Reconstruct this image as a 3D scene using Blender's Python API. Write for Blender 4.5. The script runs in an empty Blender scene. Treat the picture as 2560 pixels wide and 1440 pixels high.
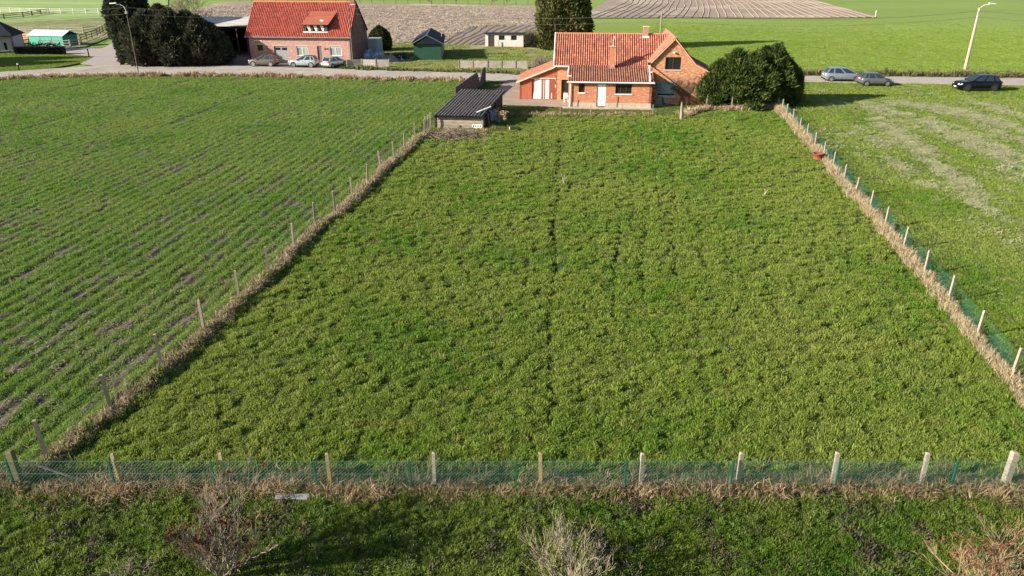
import bpy, bmesh, math, random
import numpy as np
from mathutils import Vector, Matrix
# ------------------------------------------------------------ camera, world, sun, exposure
scene = bpy.context.scene
COL = scene.collection
CAM_H = 14.0; F_PX = 1850.0; HORIZON = -100.0
PITCH = math.atan((720 - HORIZON) / F_PX)
cam_d = bpy.data.cameras.new('camera'); cam = bpy.data.objects.new('camera', cam_d); COL.objects.link(cam)
cam.location = (0, 0, CAM_H); cam.rotation_euler = (math.pi / 2 - PITCH, 0, 0)
cam_d.sensor_width = 36; cam_d.lens = F_PX / 2560 * 36; cam_d.clip_start = 0.1; cam_d.clip_end = 6000
scene.camera = cam
SUN_AZ = math.radians(20); SUN_EL = math.radians(21.5)      # azimuth the light travels towards, from +X to +Y
world = bpy.data.worlds.new('World'); scene.world = world; world.use_nodes = True
wn = world.node_tree.nodes; wl = world.node_tree.links
sky = wn.new('ShaderNodeTexSky'); sky.sky_type = 'NISHITA'; sky.sun_disc = False
sky.sun_elevation = SUN_EL; sky.sun_rotation = math.radians(-90) - SUN_AZ
sky.air_density = 1.0; sky.dust_density = 1.2; sky.ozone_density = 1.0
bg = wn['Background']; bg.inputs['Strength'].default_value = 0.065
wl.new(sky.outputs[0], bg.inputs[0])
sd = bpy.data.lights.new('sun', 'SUN'); so = bpy.data.objects.new('sun', sd); COL.objects.link(so)
sd.energy = 5.0; sd.angle = math.radians(0.5); sd.color = (1.0, 0.92, 0.80)
sdir = Vector((math.cos(SUN_AZ) * math.cos(SUN_EL), math.sin(SUN_AZ) * math.cos(SUN_EL), -math.sin(SUN_EL)))
so.rotation_euler = sdir.to_track_quat('-Z', 'Y').to_euler(); so.location = (-40, -20, 40)
scene.view_settings.view_transform = 'Standard'; scene.view_settings.look = 'None'
scene.view_settings.gamma = 1; scene.view_settings.use_curve_mapping = False
scene.view_settings.exposure = 1.15
scene.render.engine = 'CYCLES'
scene.cycles.max_bounces = 5; scene.cycles.transparent_max_bounces = 8

rnd = random.Random(7); R = np.random.default_rng(11)
PI = math.pi
# ------------------------------------------------------------ measured point -> place on the ground
def G(x, y, z=0.0):
    u = (x - 1280) / F_PX; v = (y - 720) / F_PX
    dy = math.cos(PITCH) - v * math.sin(PITCH); dz = -math.sin(PITCH) - v * math.cos(PITCH)
    t = (z - CAM_H) / dz
    return (u * t, dy * t)
# ------------------------------------------------------------ node materials
def mat(name, col, rough=0.8, col2=None, scale=4.0, col3=None, scale3=0.7, bump=0.0, bscale=None, coord='obj',
        metal=0.0, spec=0.3, stretch=None, thr=(0.35, 0.65), thr3=(0.5, 0.62), detail=4.0, attr=None, attr_col=None, trans=0.0, emis=None):
    m = bpy.data.materials.new(name); m.use_nodes = True
    nt = m.node_tree; N = nt.nodes; L = nt.links; b = N['Principled BSDF']
    b.inputs['Roughness'].default_value = rough; b.inputs['Metallic'].default_value = metal
    b.inputs['Specular IOR Level'].default_value = spec
    b.inputs['Base Color'].default_value = (*col, 1)
    if coord == 'pos': src = N.new('ShaderNodeNewGeometry').outputs['Position']
    else: src = N.new('ShaderNodeTexCoord').outputs['Object']
    if stretch:
        mp = N.new('ShaderNodeMapping'); mp.inputs['Scale'].default_value = stretch; L.new(src, mp.inputs[0]); src = mp.outputs[0]
    out = None
    def noise(s, d=detail):
        n = N.new('ShaderNodeTexNoise'); n.inputs['Scale'].default_value = s; n.inputs['Detail'].default_value = d
        n.inputs['Roughness'].default_value = 0.62
        L.new(src, n.inputs['Vector']); return n.outputs['Fac']
    def ramp(fac, lo, hi):
        r = N.new('ShaderNodeMapRange'); r.inputs['From Min'].default_value = lo; r.inputs['From Max'].default_value = hi
        L.new(fac, r.inputs['Value']); return r.outputs['Result']
    def mix(fac, a, c):
        x = N.new('ShaderNodeMix'); x.data_type = 'RGBA'
        L.new(fac, x.inputs['Factor'])
        if isinstance(a, tuple): x.inputs['A'].default_value = (*a, 1)
        else: L.new(a, x.inputs['A'])
        if isinstance(c, tuple): x.inputs['B'].default_value = (*c, 1)
        else: L.new(c, x.inputs['B'])
        return x.outputs['Result']
    out = col
    if col2: out = mix(ramp(noise(scale), *thr), out, col2)
    if col3: out = mix(ramp(noise(scale3, 3), *thr3), out, col3)
    if attr:
        a = N.new('ShaderNodeAttribute'); a.attribute_name = attr[0]; a.attribute_type = attr[1]
        out = mix(a.outputs['Fac'], out, attr_col)
    if not isinstance(out, tuple): L.new(out, b.inputs['Base Color'])
    if bump:
        bp = N.new('ShaderNodeBump'); bp.inputs['Strength'].default_value = 1.0; bp.inputs['Distance'].default_value = bump
        L.new(noise(bscale or scale, 6), bp.inputs['Height']); L.new(bp.outputs[0], b.inputs['Normal'])
    if trans:
        t = N.new('ShaderNodeBsdfTranslucent'); ms = N.new('ShaderNodeMixShader'); ms.inputs[0].default_value = trans
        if not isinstance(out, tuple): L.new(out, t.inputs[0])
        else: t.inputs[0].default_value = (*out, 1)
        L.new(b.outputs[0], ms.inputs[1]); L.new(t.outputs[0], ms.inputs[2]); L.new(ms.outputs[0], N['Material Output'].inputs[0])
    return m

def leaf_mat(name, a, b_, c, trans=0.3, rough=0.6, scale=1.3, big=0.12):
    """foliage: a<->b by a per-instance tint, c by slow patches in the place"""
    m = bpy.data.materials.new(name); m.use_nodes = True
    nt = m.node_tree; N = nt.nodes; L = nt.links; b = N['Principled BSDF']
    b.inputs['Roughness'].default_value = rough; b.inputs['Specular IOR Level'].default_value = 0.25
    at = N.new('ShaderNodeAttribute'); at.attribute_name = 'tint'; at.attribute_type = 'INSTANCER'
    g = N.new('ShaderNodeNewGeometry')
    def noise(s):
        n = N.new('ShaderNodeTexNoise'); n.inputs['Scale'].default_value = s; n.inputs['Detail'].default_value = 3
        L.new(g.outputs['Position'], n.inputs['Vector']); return n.outputs['Fac']
    def mr(f, lo, hi):
        r = N.new('ShaderNodeMapRange'); r.inputs['From Min'].default_value = lo; r.inputs['From Max'].default_value = hi
        L.new(f, r.inputs['Value']); return r.outputs['Result']
    def mix(f, x, y):
        k = N.new('ShaderNodeMix'); k.data_type = 'RGBA'; L.new(f, k.inputs['Factor'])
        for s, v in (('A', x), ('B', y)):
            if isinstance(v, tuple): k.inputs[s].default_value = (*v, 1)
            else: L.new(v, k.inputs[s])
        return k.outputs['Result']
    o = mix(at.outputs['Fac'], a, b_)
    o = mix(mr(noise(scale), 0.5, 0.75), o, c)
    o2 = mix(mr(noise(big), 0.35, 0.65), o, tuple((p + q) / 2 for p, q in zip(b_, c)))
    L.new(o2, b.inputs['Base Color'])
    t = N.new('ShaderNodeBsdfTranslucent'); ms = N.new('ShaderNodeMixShader'); ms.inputs[0].default_value = trans
    L.new(o2, t.inputs[0]); L.new(b.outputs[0], ms.inputs[1]); L.new(t.outputs[0], ms.inputs[2])
    L.new(ms.outputs[0], N['Material Output'].inputs[0])
    return m

def tile_mat(name, a, b_, c, dirt):
    m = bpy.data.materials.new(name); m.use_nodes = True
    nt = m.node_tree; N = nt.nodes; L = nt.links; b = N['Principled BSDF']; b.inputs['Roughness'].default_value = 0.75
    uv = N.new('ShaderNodeUVMap'); wn_ = N.new('ShaderNodeTexWhiteNoise'); wn_.noise_dimensions = '2D'
    L.new(uv.outputs[0], wn_.inputs['Vector'])
    cr = N.new('ShaderNodeValToRGB'); e = cr.color_ramp.elements
    e[0].position = 0.0; e[0].color = (*b_, 1); e[1].position = 1.0; e[1].color = (*c, 1)
    k = cr.color_ramp.elements.new(0.5); k.color = (*a, 1)
    L.new(wn_.outputs['Value'], cr.inputs[0])
    tc = N.new('ShaderNodeTexCoord')
    n = N.new('ShaderNodeTexNoise'); n.inputs['Scale'].default_value = 0.8; n.inputs['Detail'].default_value = 7; n.inputs['Roughness'].default_value = 0.7
    L.new(tc.outputs['Object'], n.inputs['Vector'])
    r = N.new('ShaderNodeMapRange'); r.inputs['From Min'].default_value = 0.53; r.inputs['From Max'].default_value = 0.72; r.inputs['To Max'].default_value = 0.75
    L.new(n.outputs['Fac'], r.inputs['Value'])
    x = N.new('ShaderNodeMix'); x.data_type = 'RGBA'; L.new(r.outputs[0], x.inputs['Factor']); L.new(cr.outputs[0], x.inputs['A']); x.inputs['B'].default_value = (*dirt, 1)
    L.new(x.outputs['Result'], b.inputs['Base Color'])
    return m

def brick_mat(name, a, b_, mortar, patch, patch_thr=(0.5, 0.62), scale=0.9, pscale=1.0):
    m = bpy.data.materials.new(name); m.use_nodes = True
    nt = m.node_tree; N = nt.nodes; L = nt.links; b = N['Principled BSDF']; b.inputs['Roughness'].default_value = 0.88
    tc = N.new('ShaderNodeTexCoord'); sp = N.new('ShaderNodeSeparateXYZ'); L.new(tc.outputs['Object'], sp.inputs[0])
    ad = N.new('ShaderNodeMath'); ad.operation = 'ADD'; L.new(sp.outputs[0], ad.inputs[0]); L.new(sp.outputs[1], ad.inputs[1])
    cb = N.new('ShaderNodeCombineXYZ'); L.new(ad.outputs[0], cb.inputs[0]); L.new(sp.outputs[2], cb.inputs[1])
    br = N.new('ShaderNodeTexBrick'); L.new(cb.outputs[0], br.inputs['Vector'])
    br.inputs['Scale'].default_value = scale; br.inputs['Brick Width'].default_value = 0.23; br.inputs['Row Height'].default_value = 0.075
    br.inputs['Mortar Size'].default_value = 0.008
    br.inputs['Color1'].default_value = (*a, 1); br.inputs['Color2'].default_value = (*b_, 1); br.inputs['Mortar'].default_value = (*mortar, 1)
    mp = N.new('ShaderNodeMapping'); mp.inputs['Scale'].default_value = (1, 1, 2.2); L.new(tc.outputs['Object'], mp.inputs[0])
    n = N.new('ShaderNodeTexNoise'); n.inputs['Scale'].default_value = pscale; n.inputs['Detail'].default_value = 8; n.inputs['Roughness'].default_value = 0.72
    L.new(mp.outputs[0], n.inputs['Vector'])
    r = N.new('ShaderNodeMapRange'); r.inputs['From Min'].default_value = patch_thr[0]; r.inputs['From Max'].default_value = patch_thr[1]; r.inputs['To Max'].default_value = 0.8
    L.new(n.outputs['Fac'], r.inputs['Value'])
    x = N.new('ShaderNodeMix'); x.data_type = 'RGBA'; L.new(r.outputs[0], x.inputs['Factor']); L.new(br.outputs['Color'], x.inputs['A']); x.inputs['B'].default_value = (*patch, 1)
    L.new(x.outputs['Result'], b.inputs['Base Color'])
    bp = N.new('ShaderNodeBump'); bp.inputs['Distance'].default_value = 0.01; L.new(br.outputs['Fac'], bp.inputs['Height']); bp.invert = True
    L.new(bp.outputs[0], b.inputs['Normal'])
    return m

# ------------------------------------------------------------ mesh helper
class MB:
    def __init__(s): s.v = []; s.f = []; s.uv = []
    def add(s, vs, fs, uv=None):
        o = len(s.v); s.v += [tuple(p) for p in vs]; s.f += [tuple(i + o for i in q) for q in fs]
        s.uv += [uv] * len(fs) if not isinstance(uv, list) else uv
        return s
    def box(s, x0, x1, y0, y1, z0, z1, M=None):
        vs = [(x, y, z) for z in (z0, z1) for y in (y0, y1) for x in (x0, x1)]
        if M is not None: vs = [M @ Vector(p) for p in vs]
        return s.add(vs, [(0, 2, 3, 1), (4, 5, 7, 6), (0, 1, 5, 4), (1, 3, 7, 5), (3, 2, 6, 7), (2, 0, 4, 6)])
    def quad(s, a, b, c, d): return s.add([a, b, c, d], [(0, 1, 2, 3)])
    def slab(s, pts, t):     # polygon in 3D given thickness along -normal
        p = [Vector(q) for q in pts]; n = (p[1] - p[0]).cross(p[2] - p[0]).normalized(); k = len(p)
        vs = p + [q - n * t for q in p]
        fs = [tuple(range(k)), tuple(range(2 * k - 1, k - 1, -1))] + [(i, i + k, (i + 1) % k + k, (i + 1) % k) for i in range(k)]
        return s.add(vs, fs)
    def tube(s, pts, rs, n=6, cap=True):
        pts = [Vector(p) for p in pts]
        if not hasattr(rs, '__len__'): rs = [rs] * len(pts)
        vs = []; fs = []
        for i, p in enumerate(pts):
            d = (pts[min(i + 1, len(pts) - 1)] - pts[max(i - 1, 0)])
            if d.length < 1e-9: d = Vector((0, 0, 1))
            d.normalize(); a = Vector((0, 0, 1)) if abs(d.z) < 0.9 else Vector((1, 0, 0))
            u = d.cross(a).normalized(); w = d.cross(u)
            for k in range(n):
                t = 2 * PI * k / n; vs.append(p + (u * math.cos(t) + w * math.sin(t)) * rs[i])
        for i in range(len(pts) - 1):
            for k in range(n):
                fs.append((i * n + k, i * n + (k + 1) % n, (i + 1) * n + (k + 1) % n, (i + 1) * n + k))
        if cap and n > 2: fs += [tuple(range(n - 1, -1, -1)), tuple(range((len(pts) - 1) * n, len(pts) * n))]
        return s.add(vs, fs)
    def mesh(s, name, m):
        me = bpy.data.meshes.new(name); me.from_pydata(s.v, [], s.f)
        if m: me.materials.append(m)
        if any(u is not None for u in s.uv):
            uvl = me.uv_layers.new(name='UVMap')
            for p in me.polygons:
                u = s.uv[p.index] or (0, 0)
                for li in p.loop_indices: uvl.data[li].uv = u
        me.update(); return me
    def build(s, name, m, parent=None, label=None, kind=None, smooth=False):
        o = bpy.data.objects.new(name, s.mesh(name, m)); COL.objects.link(o)
        if parent: o.parent = parent
        if label: o['label'] = label
        if kind: o['kind'] = kind
        if smooth:
            for p in o.data.polygons: p.use_smooth = True
        return o
def thing(name, label, cat, loc=(0, 0, 0), rz=0.0, group=None):
    o = bpy.data.objects.new(name, None); COL.objects.link(o); o.empty_display_size = 0.3
    o.location = (loc[0], loc[1], loc[2] if len(loc) > 2 else 0); o.rotation_euler = (0, 0, rz)
    o['label'] = label; o['category'] = cat
    if group: o['group'] = group
    return o
def tag(o, label, cat, group=None):
    o['label'] = label; o['category'] = cat
    if group: o['group'] = group
    return o
def share(name, me, parent, loc=(0, 0, 0), rot=(0, 0, 0), label=None, scale=None):
    o = bpy.data.objects.new(name, me); COL.objects.link(o); o.parent = parent; o.location = loc; o.rotation_euler = rot
    if label: o['label'] = label
    if scale: o.scale = scale
    return o
def np_mesh(name, V, Fq, m, smooth=False):
    me = bpy.data.meshes.new(name); me.vertices.add(len(V)); me.vertices.foreach_set('co', np.asarray(V, np.float32).ravel())
    k = Fq.shape[1]; n = len(Fq); me.loops.add(n * k); me.loops.foreach_set('vertex_index', Fq.astype(np.int32).ravel())
    me.polygons.add(n); me.polygons.foreach_set('loop_start', np.arange(0, n * k, k, dtype=np.int32))
    if smooth: me.polygons.foreach_set('use_smooth', np.ones(n, bool))
    me.update(calc_edges=True); me.validate()
    if m: me.materials.append(m)
    return me
# ------------------------------------------------------------ numpy noise
def vnoise(x, y, seed=0):
    xi = np.floor(x).astype(np.int64); yi = np.floor(y).astype(np.int64); fx = x - xi; fy = y - yi
    fx = fx * fx * (3 - 2 * fx); fy = fy * fy * (3 - 2 * fy)
    def h(a, b):
        n = (a * 374761393 + b * 668265263 + seed * 1442695041) & 0x7fffffff
        n = ((n ^ (n >> 13)) * 1274126177) & 0x7fffffff
        return ((n ^ (n >> 16)) & 0xffffff) / 0xffffff
    return (h(xi, yi) * (1 - fx) + h(xi + 1, yi) * fx) * (1 - fy) + (h(xi, yi + 1) * (1 - fx) + h(xi + 1, yi + 1) * fx) * fy
def fbm(x, y, seed=0, o=3):
    s = 0; a = 1; t = 0
    for i in range(o):
        s = s + a * vnoise(x * 2 ** i, y * 2 ** i, seed + i * 17); t += a; a *= 0.55
    return s / t
def sstep(a, b, x):
    t = np.clip((x - a) / (b - a), 0, 1); return t * t * (3 - 2 * t)
def inpoly(px, py, poly):
    ins = np.zeros(px.shape, bool); n = len(poly)
    for i in range(n):
        x1, y1 = poly[i]; x2, y2 = poly[(i + 1) % n]
        if y1 == y2: continue
        c = ((y1 > py) != (y2 > py)) & (px < (x2 - x1) * (py - y1) / (y2 - y1) + x1); ins ^= c
    return ins
def pdist(px, py, pl):
    d = np.full(px.shape, 1e9)
    for (x1, y1), (x2, y2) in zip(pl[:-1], pl[1:]):
        dx, dy = x2 - x1, y2 - y1; t = np.clip(((px - x1) * dx + (py - y1) * dy) / (dx * dx + dy * dy), 0, 1)
        d = np.minimum(d, np.hypot(px - x1 - t * dx, py - y1 - t * dy))
    return d
# ------------------------------------------------------------ lines of the place
LFP = [(-14.3, 17.2), G(118, 1150), G(280, 1030), G(406, 922), G(511, 831), G(599, 753), G(671, 687), G(735, 624), G(789, 567), G(839, 536), G(881, 500),
       G(920, 465), G(952, 427), G(984, 402), G(1012, 379), G(1037, 352), G(1062, 340), (-6.96, 67.5), (-5.6, 77), (-4.3, 90), (-3.1, 96), (-3.0, 110)]
RFP = [(17.05, 17.2), G(2524, 945), G(2437, 847), G(2367, 755), G(2307, 687), G(2255, 624), G(2209, 570), G(2172, 526), G(2136, 491), G(2107, 456), G(2080, 422),
       G(2057, 395), G(2035, 369), G(2015, 346), G(1997, 330), G(1980, 307), G(1964, 293), G(1954, 280), G(1942, 271), (28.6, 98), (29, 110)]
def LF(y): return np.interp(y, [p[1] for p in LFP], [p[0] for p in LFP])
def RF(y): return np.interp(y, [p[1] for p in RFP], [p[0] for p in RFP])
road_near = [G(-200, 214), G(0, 196), G(160, 190), G(346, 187), G(620, 188), G(1000, 197), G(1290, 202), G(2000, 205), G(2300, 210), G(2560, 214), G(3000, 222)]
road_far = [G(-200, 195), G(0, 181), G(120, 173), G(235, 166), G(300, 163), G(345, 163), G(620, 166), G(1000, 178), G(1300, 186), G(2000, 190), G(2300, 193), G(2560, 196), G(3000, 202)]
def RN(x): return np.interp(x, [p[0] for p in road_near], [p[1] for p in road_near])
def RFAR(x): return np.interp(x, [p[0] for p in road_far], [p[1] for p in road_far])
terrace = [G(*p) for p in ((1211, 200), (1302, 200), (1305, 244), (1425, 246), (1425, 256), (1628, 262), (1629, 274), (1520, 272), (1410, 270), (1340, 265), (1240, 263), (1205, 262), (1218, 240), (1262, 207))]
shed_poly = [(-7.0, 67.4), (-2.5, 66.9), (-1.1, 76.2), (-5.5, 77)]
def lower(x, y):
    """1 where the ground must stay flat and low (under road, terrace, shed)"""
    m = sstep(-0.35, 0.0, y - RN(x))
    m = np.maximum(m, inpoly(x, y, terrace) | (pdist(x, y, terrace + terrace[:1]) < 0.15))
    return np.maximum(m, inpoly(x, y, shed_poly).astype(float))
trails = [[G(*p) for p in ((1400, 345), (1393, 455), (1388, 530), (1386, 620), (1380, 720), (1379, 800), (1374, 900), (1370, 1000), (1366, 1060))],
          [G(*p) for p in ((1676, 405), (1690, 440), (1680, 470), (1684, 560), (1683, 640), (1686, 692))],
          [G(*p) for p in ((1745, 555), (1753, 620), (1765, 690))], [G(*p) for p in ((1612, 545), (1610, 650), (1606, 760))], [G(*p) for p in ((1545, 560), (1540, 680), (1530, 800))], [G(*p) for p in ((1985, 520), (2030, 640), (2090, 760))],
          [G(*p) for p in ((1872, 520), (1880, 600), (1905, 660), (1925, 740), (1960, 830))],
          [G(*p) for p in ((948, 470), (925, 530), (870, 580), (790, 625), (730, 665), (650, 725), (590, 775))],
          [G(*p) for p in ((1315, 690), (1300, 750))], [G(*p) for p in ((1345, 600), (1325, 660))],
          [G(*p) for p in ((620, 985), (607, 1010))]]
def ground_z(x, y):
    """height of the ground and how bare it is"""
    lf = LF(y); rf = RF(y); s = x - 0.11 * y      # rows run along the left fence
    fore = y < 17.2 + 0.25 * (fbm(x * 1.5, y * 0, 4) - .5)
    left = (x < lf) & ~fore; right = (x > rf) & ~fore; lawn = ~(left | right | fore)
    n1 = fbm(x * 4.6 - y * 1.1, y * 4.1, 1, 3); n2 = fbm(x * 9, y * 9, 5, 2); big = fbm(x * .25, y * .25, 9, 3)
    z = np.zeros_like(x); bare = np.zeros_like(x)
    near = sstep(72, 60, y) * 0.75 + 0.25
    z = np.where(lawn, (n1 - .42) * .22 * near + (n2 - .5) * .04, z)
    tr = np.full(x.shape, 9.)
    g = np.zeros_like(x)
    for k, t in enumerate(trails): g = np.maximum(g, (1.0, .62, .4, .55, .7, .35, .35, .4, .35, .3, .5)[k] * np.exp(-(pdist(x + .14 * (n1 - .5) + .10 * np.sin(y * .5 + k), y, t) / .13) ** 2))
    g = g * sstep(.05, .3, vnoise(y * .9, x * 0, 3) + .1)
    z = np.where(lawn, z - .20 * g, z); bare = np.where(lawn, .75 * g, bare)
    rows = .5 + .5 * np.cos(2 * PI * (s + .25 * (big - .5)) / 0.75)
    soil = sstep(.50, .74, fbm(s * 1.3, y * .12, 21, 3) * .42 + fbm(x * 1.6, y * 1.4, 22, 4) * .58 + .075 * sstep(55, 20, y) - .05 * sstep(55, 85, y))
    trk = np.exp(-(((s + 9.5) % 12.0 - 6.0) / .35) ** 2) * sstep(.35, .6, fbm(x * .4, y * .12, 31, 2))
    z = np.where(left, (n2 - .5) * .06 + (n1 - .5) * .05 - .07 * rows - .06 * trk, z)
    bare = np.where(left, np.clip(soil + trk * .8 + .30 * rows * sstep(.2, .6, fbm(x * 2, y * .5, 71, 2)), 0, 1), bare)
    sr = x - 0.17 * y
    ar = fbm(x * .35, y * .1, 41, 2)
    z = np.where(right, (n1 - .5) * .07 + (n2 - .5) * .05, z)
    bare = np.where(right, sstep(.70, .78, fbm(x * 1.2, y * 1.1, 44, 3)) * .8 * sstep(40, 55, y) * sstep(82, 70, y), bare)
    z = np.where(fore, (n1 - .5) * .22 + (n2 - .5) * .07, z)
    bare = np.where(fore, sstep(.58, .70, fbm(x * 1.1, y * 1.1, 51, 4)), bare)
    dl = x - lf
    z = z + ((.20 * np.exp(-((dl + .30) / .45) ** 2) - .12 * np.exp(-((dl - .75) / .45) ** 2)) * (y > 17.2) * (y < 66)) * (.75 + .5 * fbm(y * .8, x * 0, 61, 2))
    lo = lower(x, y)
    return z * (1 - lo) - .12 * lo, np.clip(bare, 0, 1), np.where(lawn, 0, np.where(left, 1, np.where(right, 2, 3)))
# ------------------------------------------------------------ ground materials
GREEN_LAWN = (0.075, 0.115, 0.018); OLIVE = (0.15, 0.155, 0.035)
M_lawn = mat('lawn_ground', (0.040, 0.062, 0.014), 0.95, (0.075, 0.085, 0.022), 2.5, (0.045, 0.060, 0.014), .3, coord='pos', bump=.02, bscale=12, attr=('bare', 'GEOMETRY'), attr_col=(.075, .055, .035))
M_crop = mat('crop_ground', (0.065, 0.12, 0.020), 0.95, (0.085, 0.12, 0.028), 5, coord='pos', bump=.03, bscale=9, attr=('bare', 'GEOMETRY'), attr_col=(.085, .068, .048))
M_mead = mat('meadow_ground', (0.055, 0.085, 0.02), 0.95, (0.10, 0.12, 0.035), 4, coord='pos', bump=.02, bscale=10, attr=('bare', 'GEOMETRY'), attr_col=(.20, .15, .11))
M_fore = mat('foreground_ground', (0.035, 0.050, 0.014), 0.95, (0.055, 0.065, 0.022), 6, coord='pos', bump=.03, bscale=12, attr=('bare', 'GEOMETRY'), attr_col=(.050, .040, .030))
M_far = mat('far_crop', (0.15, 0.225, 0.030), 0.95, (0.185, 0.26, 0.042), 1.0, (0.22, 0.30, 0.07), .02, coord='pos', bump=.10, bscale=1.6, thr3=(.35, .7), stretch=(.35, 1.6, 1))
M_pale = mat('pale_crop', (0.20, 0.30, 0.085), 0.95, (0.26, 0.36, 0.12), .3, (0.30, 0.38, 0.13), .04, coord='pos', bump=.10, bscale=1.2, stretch=(.4, 1, 1))
M_stub = mat('stubble_soil', (0.37, 0.29, 0.225), 0.95, (0.20, 0.145, 0.11), 1.6, (0.42, 0.34, 0.26), .05, coord='pos', bump=.08, bscale=3, thr=(.42, .6))
M_plough = mat('ploughed_soil', (0.30, 0.235, 0.18), 0.95, (0.22, 0.17, 0.13), .9, coord='pos', bump=.12, bscale=1.5, stretch=(.25, 2.2, 1))
M_rough = mat('rough_grass', (0.11, 0.16, 0.035), 0.95, (0.24, 0.23, 0.10), .5, (0.30, 0.26, 0.14), .15, coord='pos', bump=.08, bscale=2)
M_conc = mat('road_concrete', (0.42, 0.37, 0.32), 0.9, (0.36, 0.315, 0.27), 1.2, (0.33, 0.29, 0.25), .15, coord='pos', bump=.004, bscale=30)
M_joint = mat('joint', (0.14, 0.12, 0.10), 0.95)
M_drive = mat('terrace_paving', (0.33, 0.265, 0.20), 0.9, (0.27, 0.215, 0.165), 3, (0.36, 0.29, 0.22), .6, coord='pos', bump=.006, bscale=20)
M_lane = mat('lane_gravel', (0.38, 0.33, 0.30), 0.9, (0.33, 0.28, 0.25), 1.5, coord='pos', bump=.01, bscale=8)
M_grav = mat('yard_asphalt', (0.16, 0.15, 0.14), 0.9, (0.11, 0.105, 0.10), 1.5, coord='pos', bump=.01, bscale=8)

def sheet(name, pts, z, m, t=0.0):
    mb = MB(); mb.add([(x, y, z) for x, y in pts], [tuple(range(len(pts)))])
    o = mb.build(name, m, kind='structure')
    if o.data.polygons[0].normal.z < 0: o.data.flip_normals()
    return o
g = MB(); g.quad((-2500, -400, -.16), (2500, -400, -.16), (2500, 3500, -.16), (-2500, 3500, -.16)); g.build('ground', M_far, kind='structure')

def patch(name, xl, xr, ys, ncol, m):
    T = np.linspace(0, 1, ncol); Y = np.repeat(ys, ncol); L_ = np.repeat(xl(ys), ncol); Rr = np.repeat(xr(ys), ncol)
    X = L_ + (Rr - L_) * np.tile(T, len(ys))
    Z, B, _ = ground_z(X, Y)
    i = np.arange(len(ys) - 1)[:, None] * ncol + np.arange(ncol - 1)[None]
    i = i.ravel(); F4 = np.stack([i, i + 1, i + ncol + 1, i + ncol], 1)
    me = np_mesh(name, np.stack([X, Y, Z], 1), F4, m, True)
    a = me.attributes.new('bare', 'FLOAT', 'POINT'); a.data.foreach_set('value', B.astype(np.float32))
    o = bpy.data.objects.new(name, me); COL.objects.link(o); o['kind'] = 'structure'; return o
def geo(a, b, n): return np.geomspace(a, b, n)
patch('lawn', LF, RF, geo(17.3, 100, 520), 340, M_lawn)
patch('crop_field', lambda y: -0.78 * y - 14, LF, geo(17.3, 104, 430), 420, M_crop)
patch('meadow', RF, lambda y: 0.78 * y + 12, geo(17.3, 100, 330), 260, M_mead)
patch('verge_grass', lambda y: y * 0 - 20, lambda y: y * 0 + 20, geo(9.5, 17.35, 130), 420, M_fore)
# land beyond the road, sheets a little above each other
def P(*q): return [G(*p) for p in q]
sheet('garden_ground', P((560, 166), (1000, 178), (1300, 186), (1400, 188), (1400, 118), (1340, 96), (1180, 100), (1110, 108), (930, 105), (900, 100), (540, 100)), .00, M_rough)
sheet('stubble_field', P((900, 106), (1190, 107), (1460, 60), (1330, 14.5), (1120, 10), (900, 7), (600, 4), (545, 6), (470, 30), (470, 110)), .01, M_stub)
sheet('ploughed_plot', P((1100, 112), (1165, 112), (1260, 112), (1330, 100), (1440, 92), (1420, 62), (1330, 64), (1200, 66), (1150, 80)), .03, M_plough)
sheet('stubble_strip', P((1462, 45), (1700, 44), (2050, 45), (2196, 42), (2120, 22), (2040, 0.5), (1990, -14), (1560, -14), (1520, 0), (1490, 18)), .01, M_stub)
sheet('pale_field', P((-300, 60), (0, 57), (150, 50), (290, 42), (330, 34), (420, 12), (420, -14), (-300, -14)), .01, M_pale)
sheet('rough_pasture', P((-300, 130), (150, 122), (215, 116), (300, 82), (345, 46), (330, 34), (290, 42), (150, 50), (0, 57), (-300, 60)), .02, M_rough)
sheet('house_lawn', P((-400, 210), (-100, 187), (0, 180), (120, 172), (200, 158), (236, 142), (150, 134), (60, 128), (-400, 125)), .02, mat('shaded_lawn', (.07, .125, .022), .95, (.10, .15, .03), 2, coord='pos', bump=.02))
sheet('side_lane', P((236, 166), (300, 163.5), (302, 150), (290, 138), (292, 125), (300, 104), (286, 104), (255, 122), (150, 120), (60, 118), (-60, 121), (-60, 128), (150, 134), (236, 142), (200, 160)), .04, M_lane)
sheet('barn_yard', P((556, 166.5), (622, 167), (622, 157), (640, 120), (560, 120), (548, 150)), .03, M_grav)
sheet('parking_strip', P((612, 168), (880, 175), (872, 158), (620, 155)), .045, mat('parking_concrete', (.20, .165, .14), .9, (.15, .12, .10), 1, coord='pos'))
# furrow lines of straw in the far strip, real low ridges
mb = MB(); a0 = [G(x, 44) for x in np.linspace(1470, 2185, 34)]; a1 = [G(x, -12) for x in np.linspace(1560, 1985, 34)]
for k, ((x0, y0), (x1, y1)) in enumerate(zip(a0, a1)):
    pts = []
    for q in range(9):
        t = q / 8; pts.append((x0 + (x1 - x0) * t + rnd.uniform(-.5, .5) + 5 * math.sin(t * 2.6) * (1 - k / 34), y0 + (y1 - y0) * t, 0))
    for p, q in zip(pts[:-1], pts[1:]):
        w = .22; mb.add([(p[0] - w, p[1], .0), (p[0] + w, p[1], .0), (q[0] + w, q[1], .0), (q[0] - w, q[1], .0), (p[0], p[1], .14), (q[0], q[1], .14)], [(0, 4, 5, 3), (4, 1, 2, 5)])
mb.build('straw_rows', mat('straw_row', (.36, .29, .215), .9, (.26, .20, .15), 2, coord='pos'), kind='stuff')
a0 = [G(1100 + 17 * k, 112) for k in range(15)]; a1 = [G(1180 + 21 * k, 64) for k in range(15)]; mb = MB()
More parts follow.
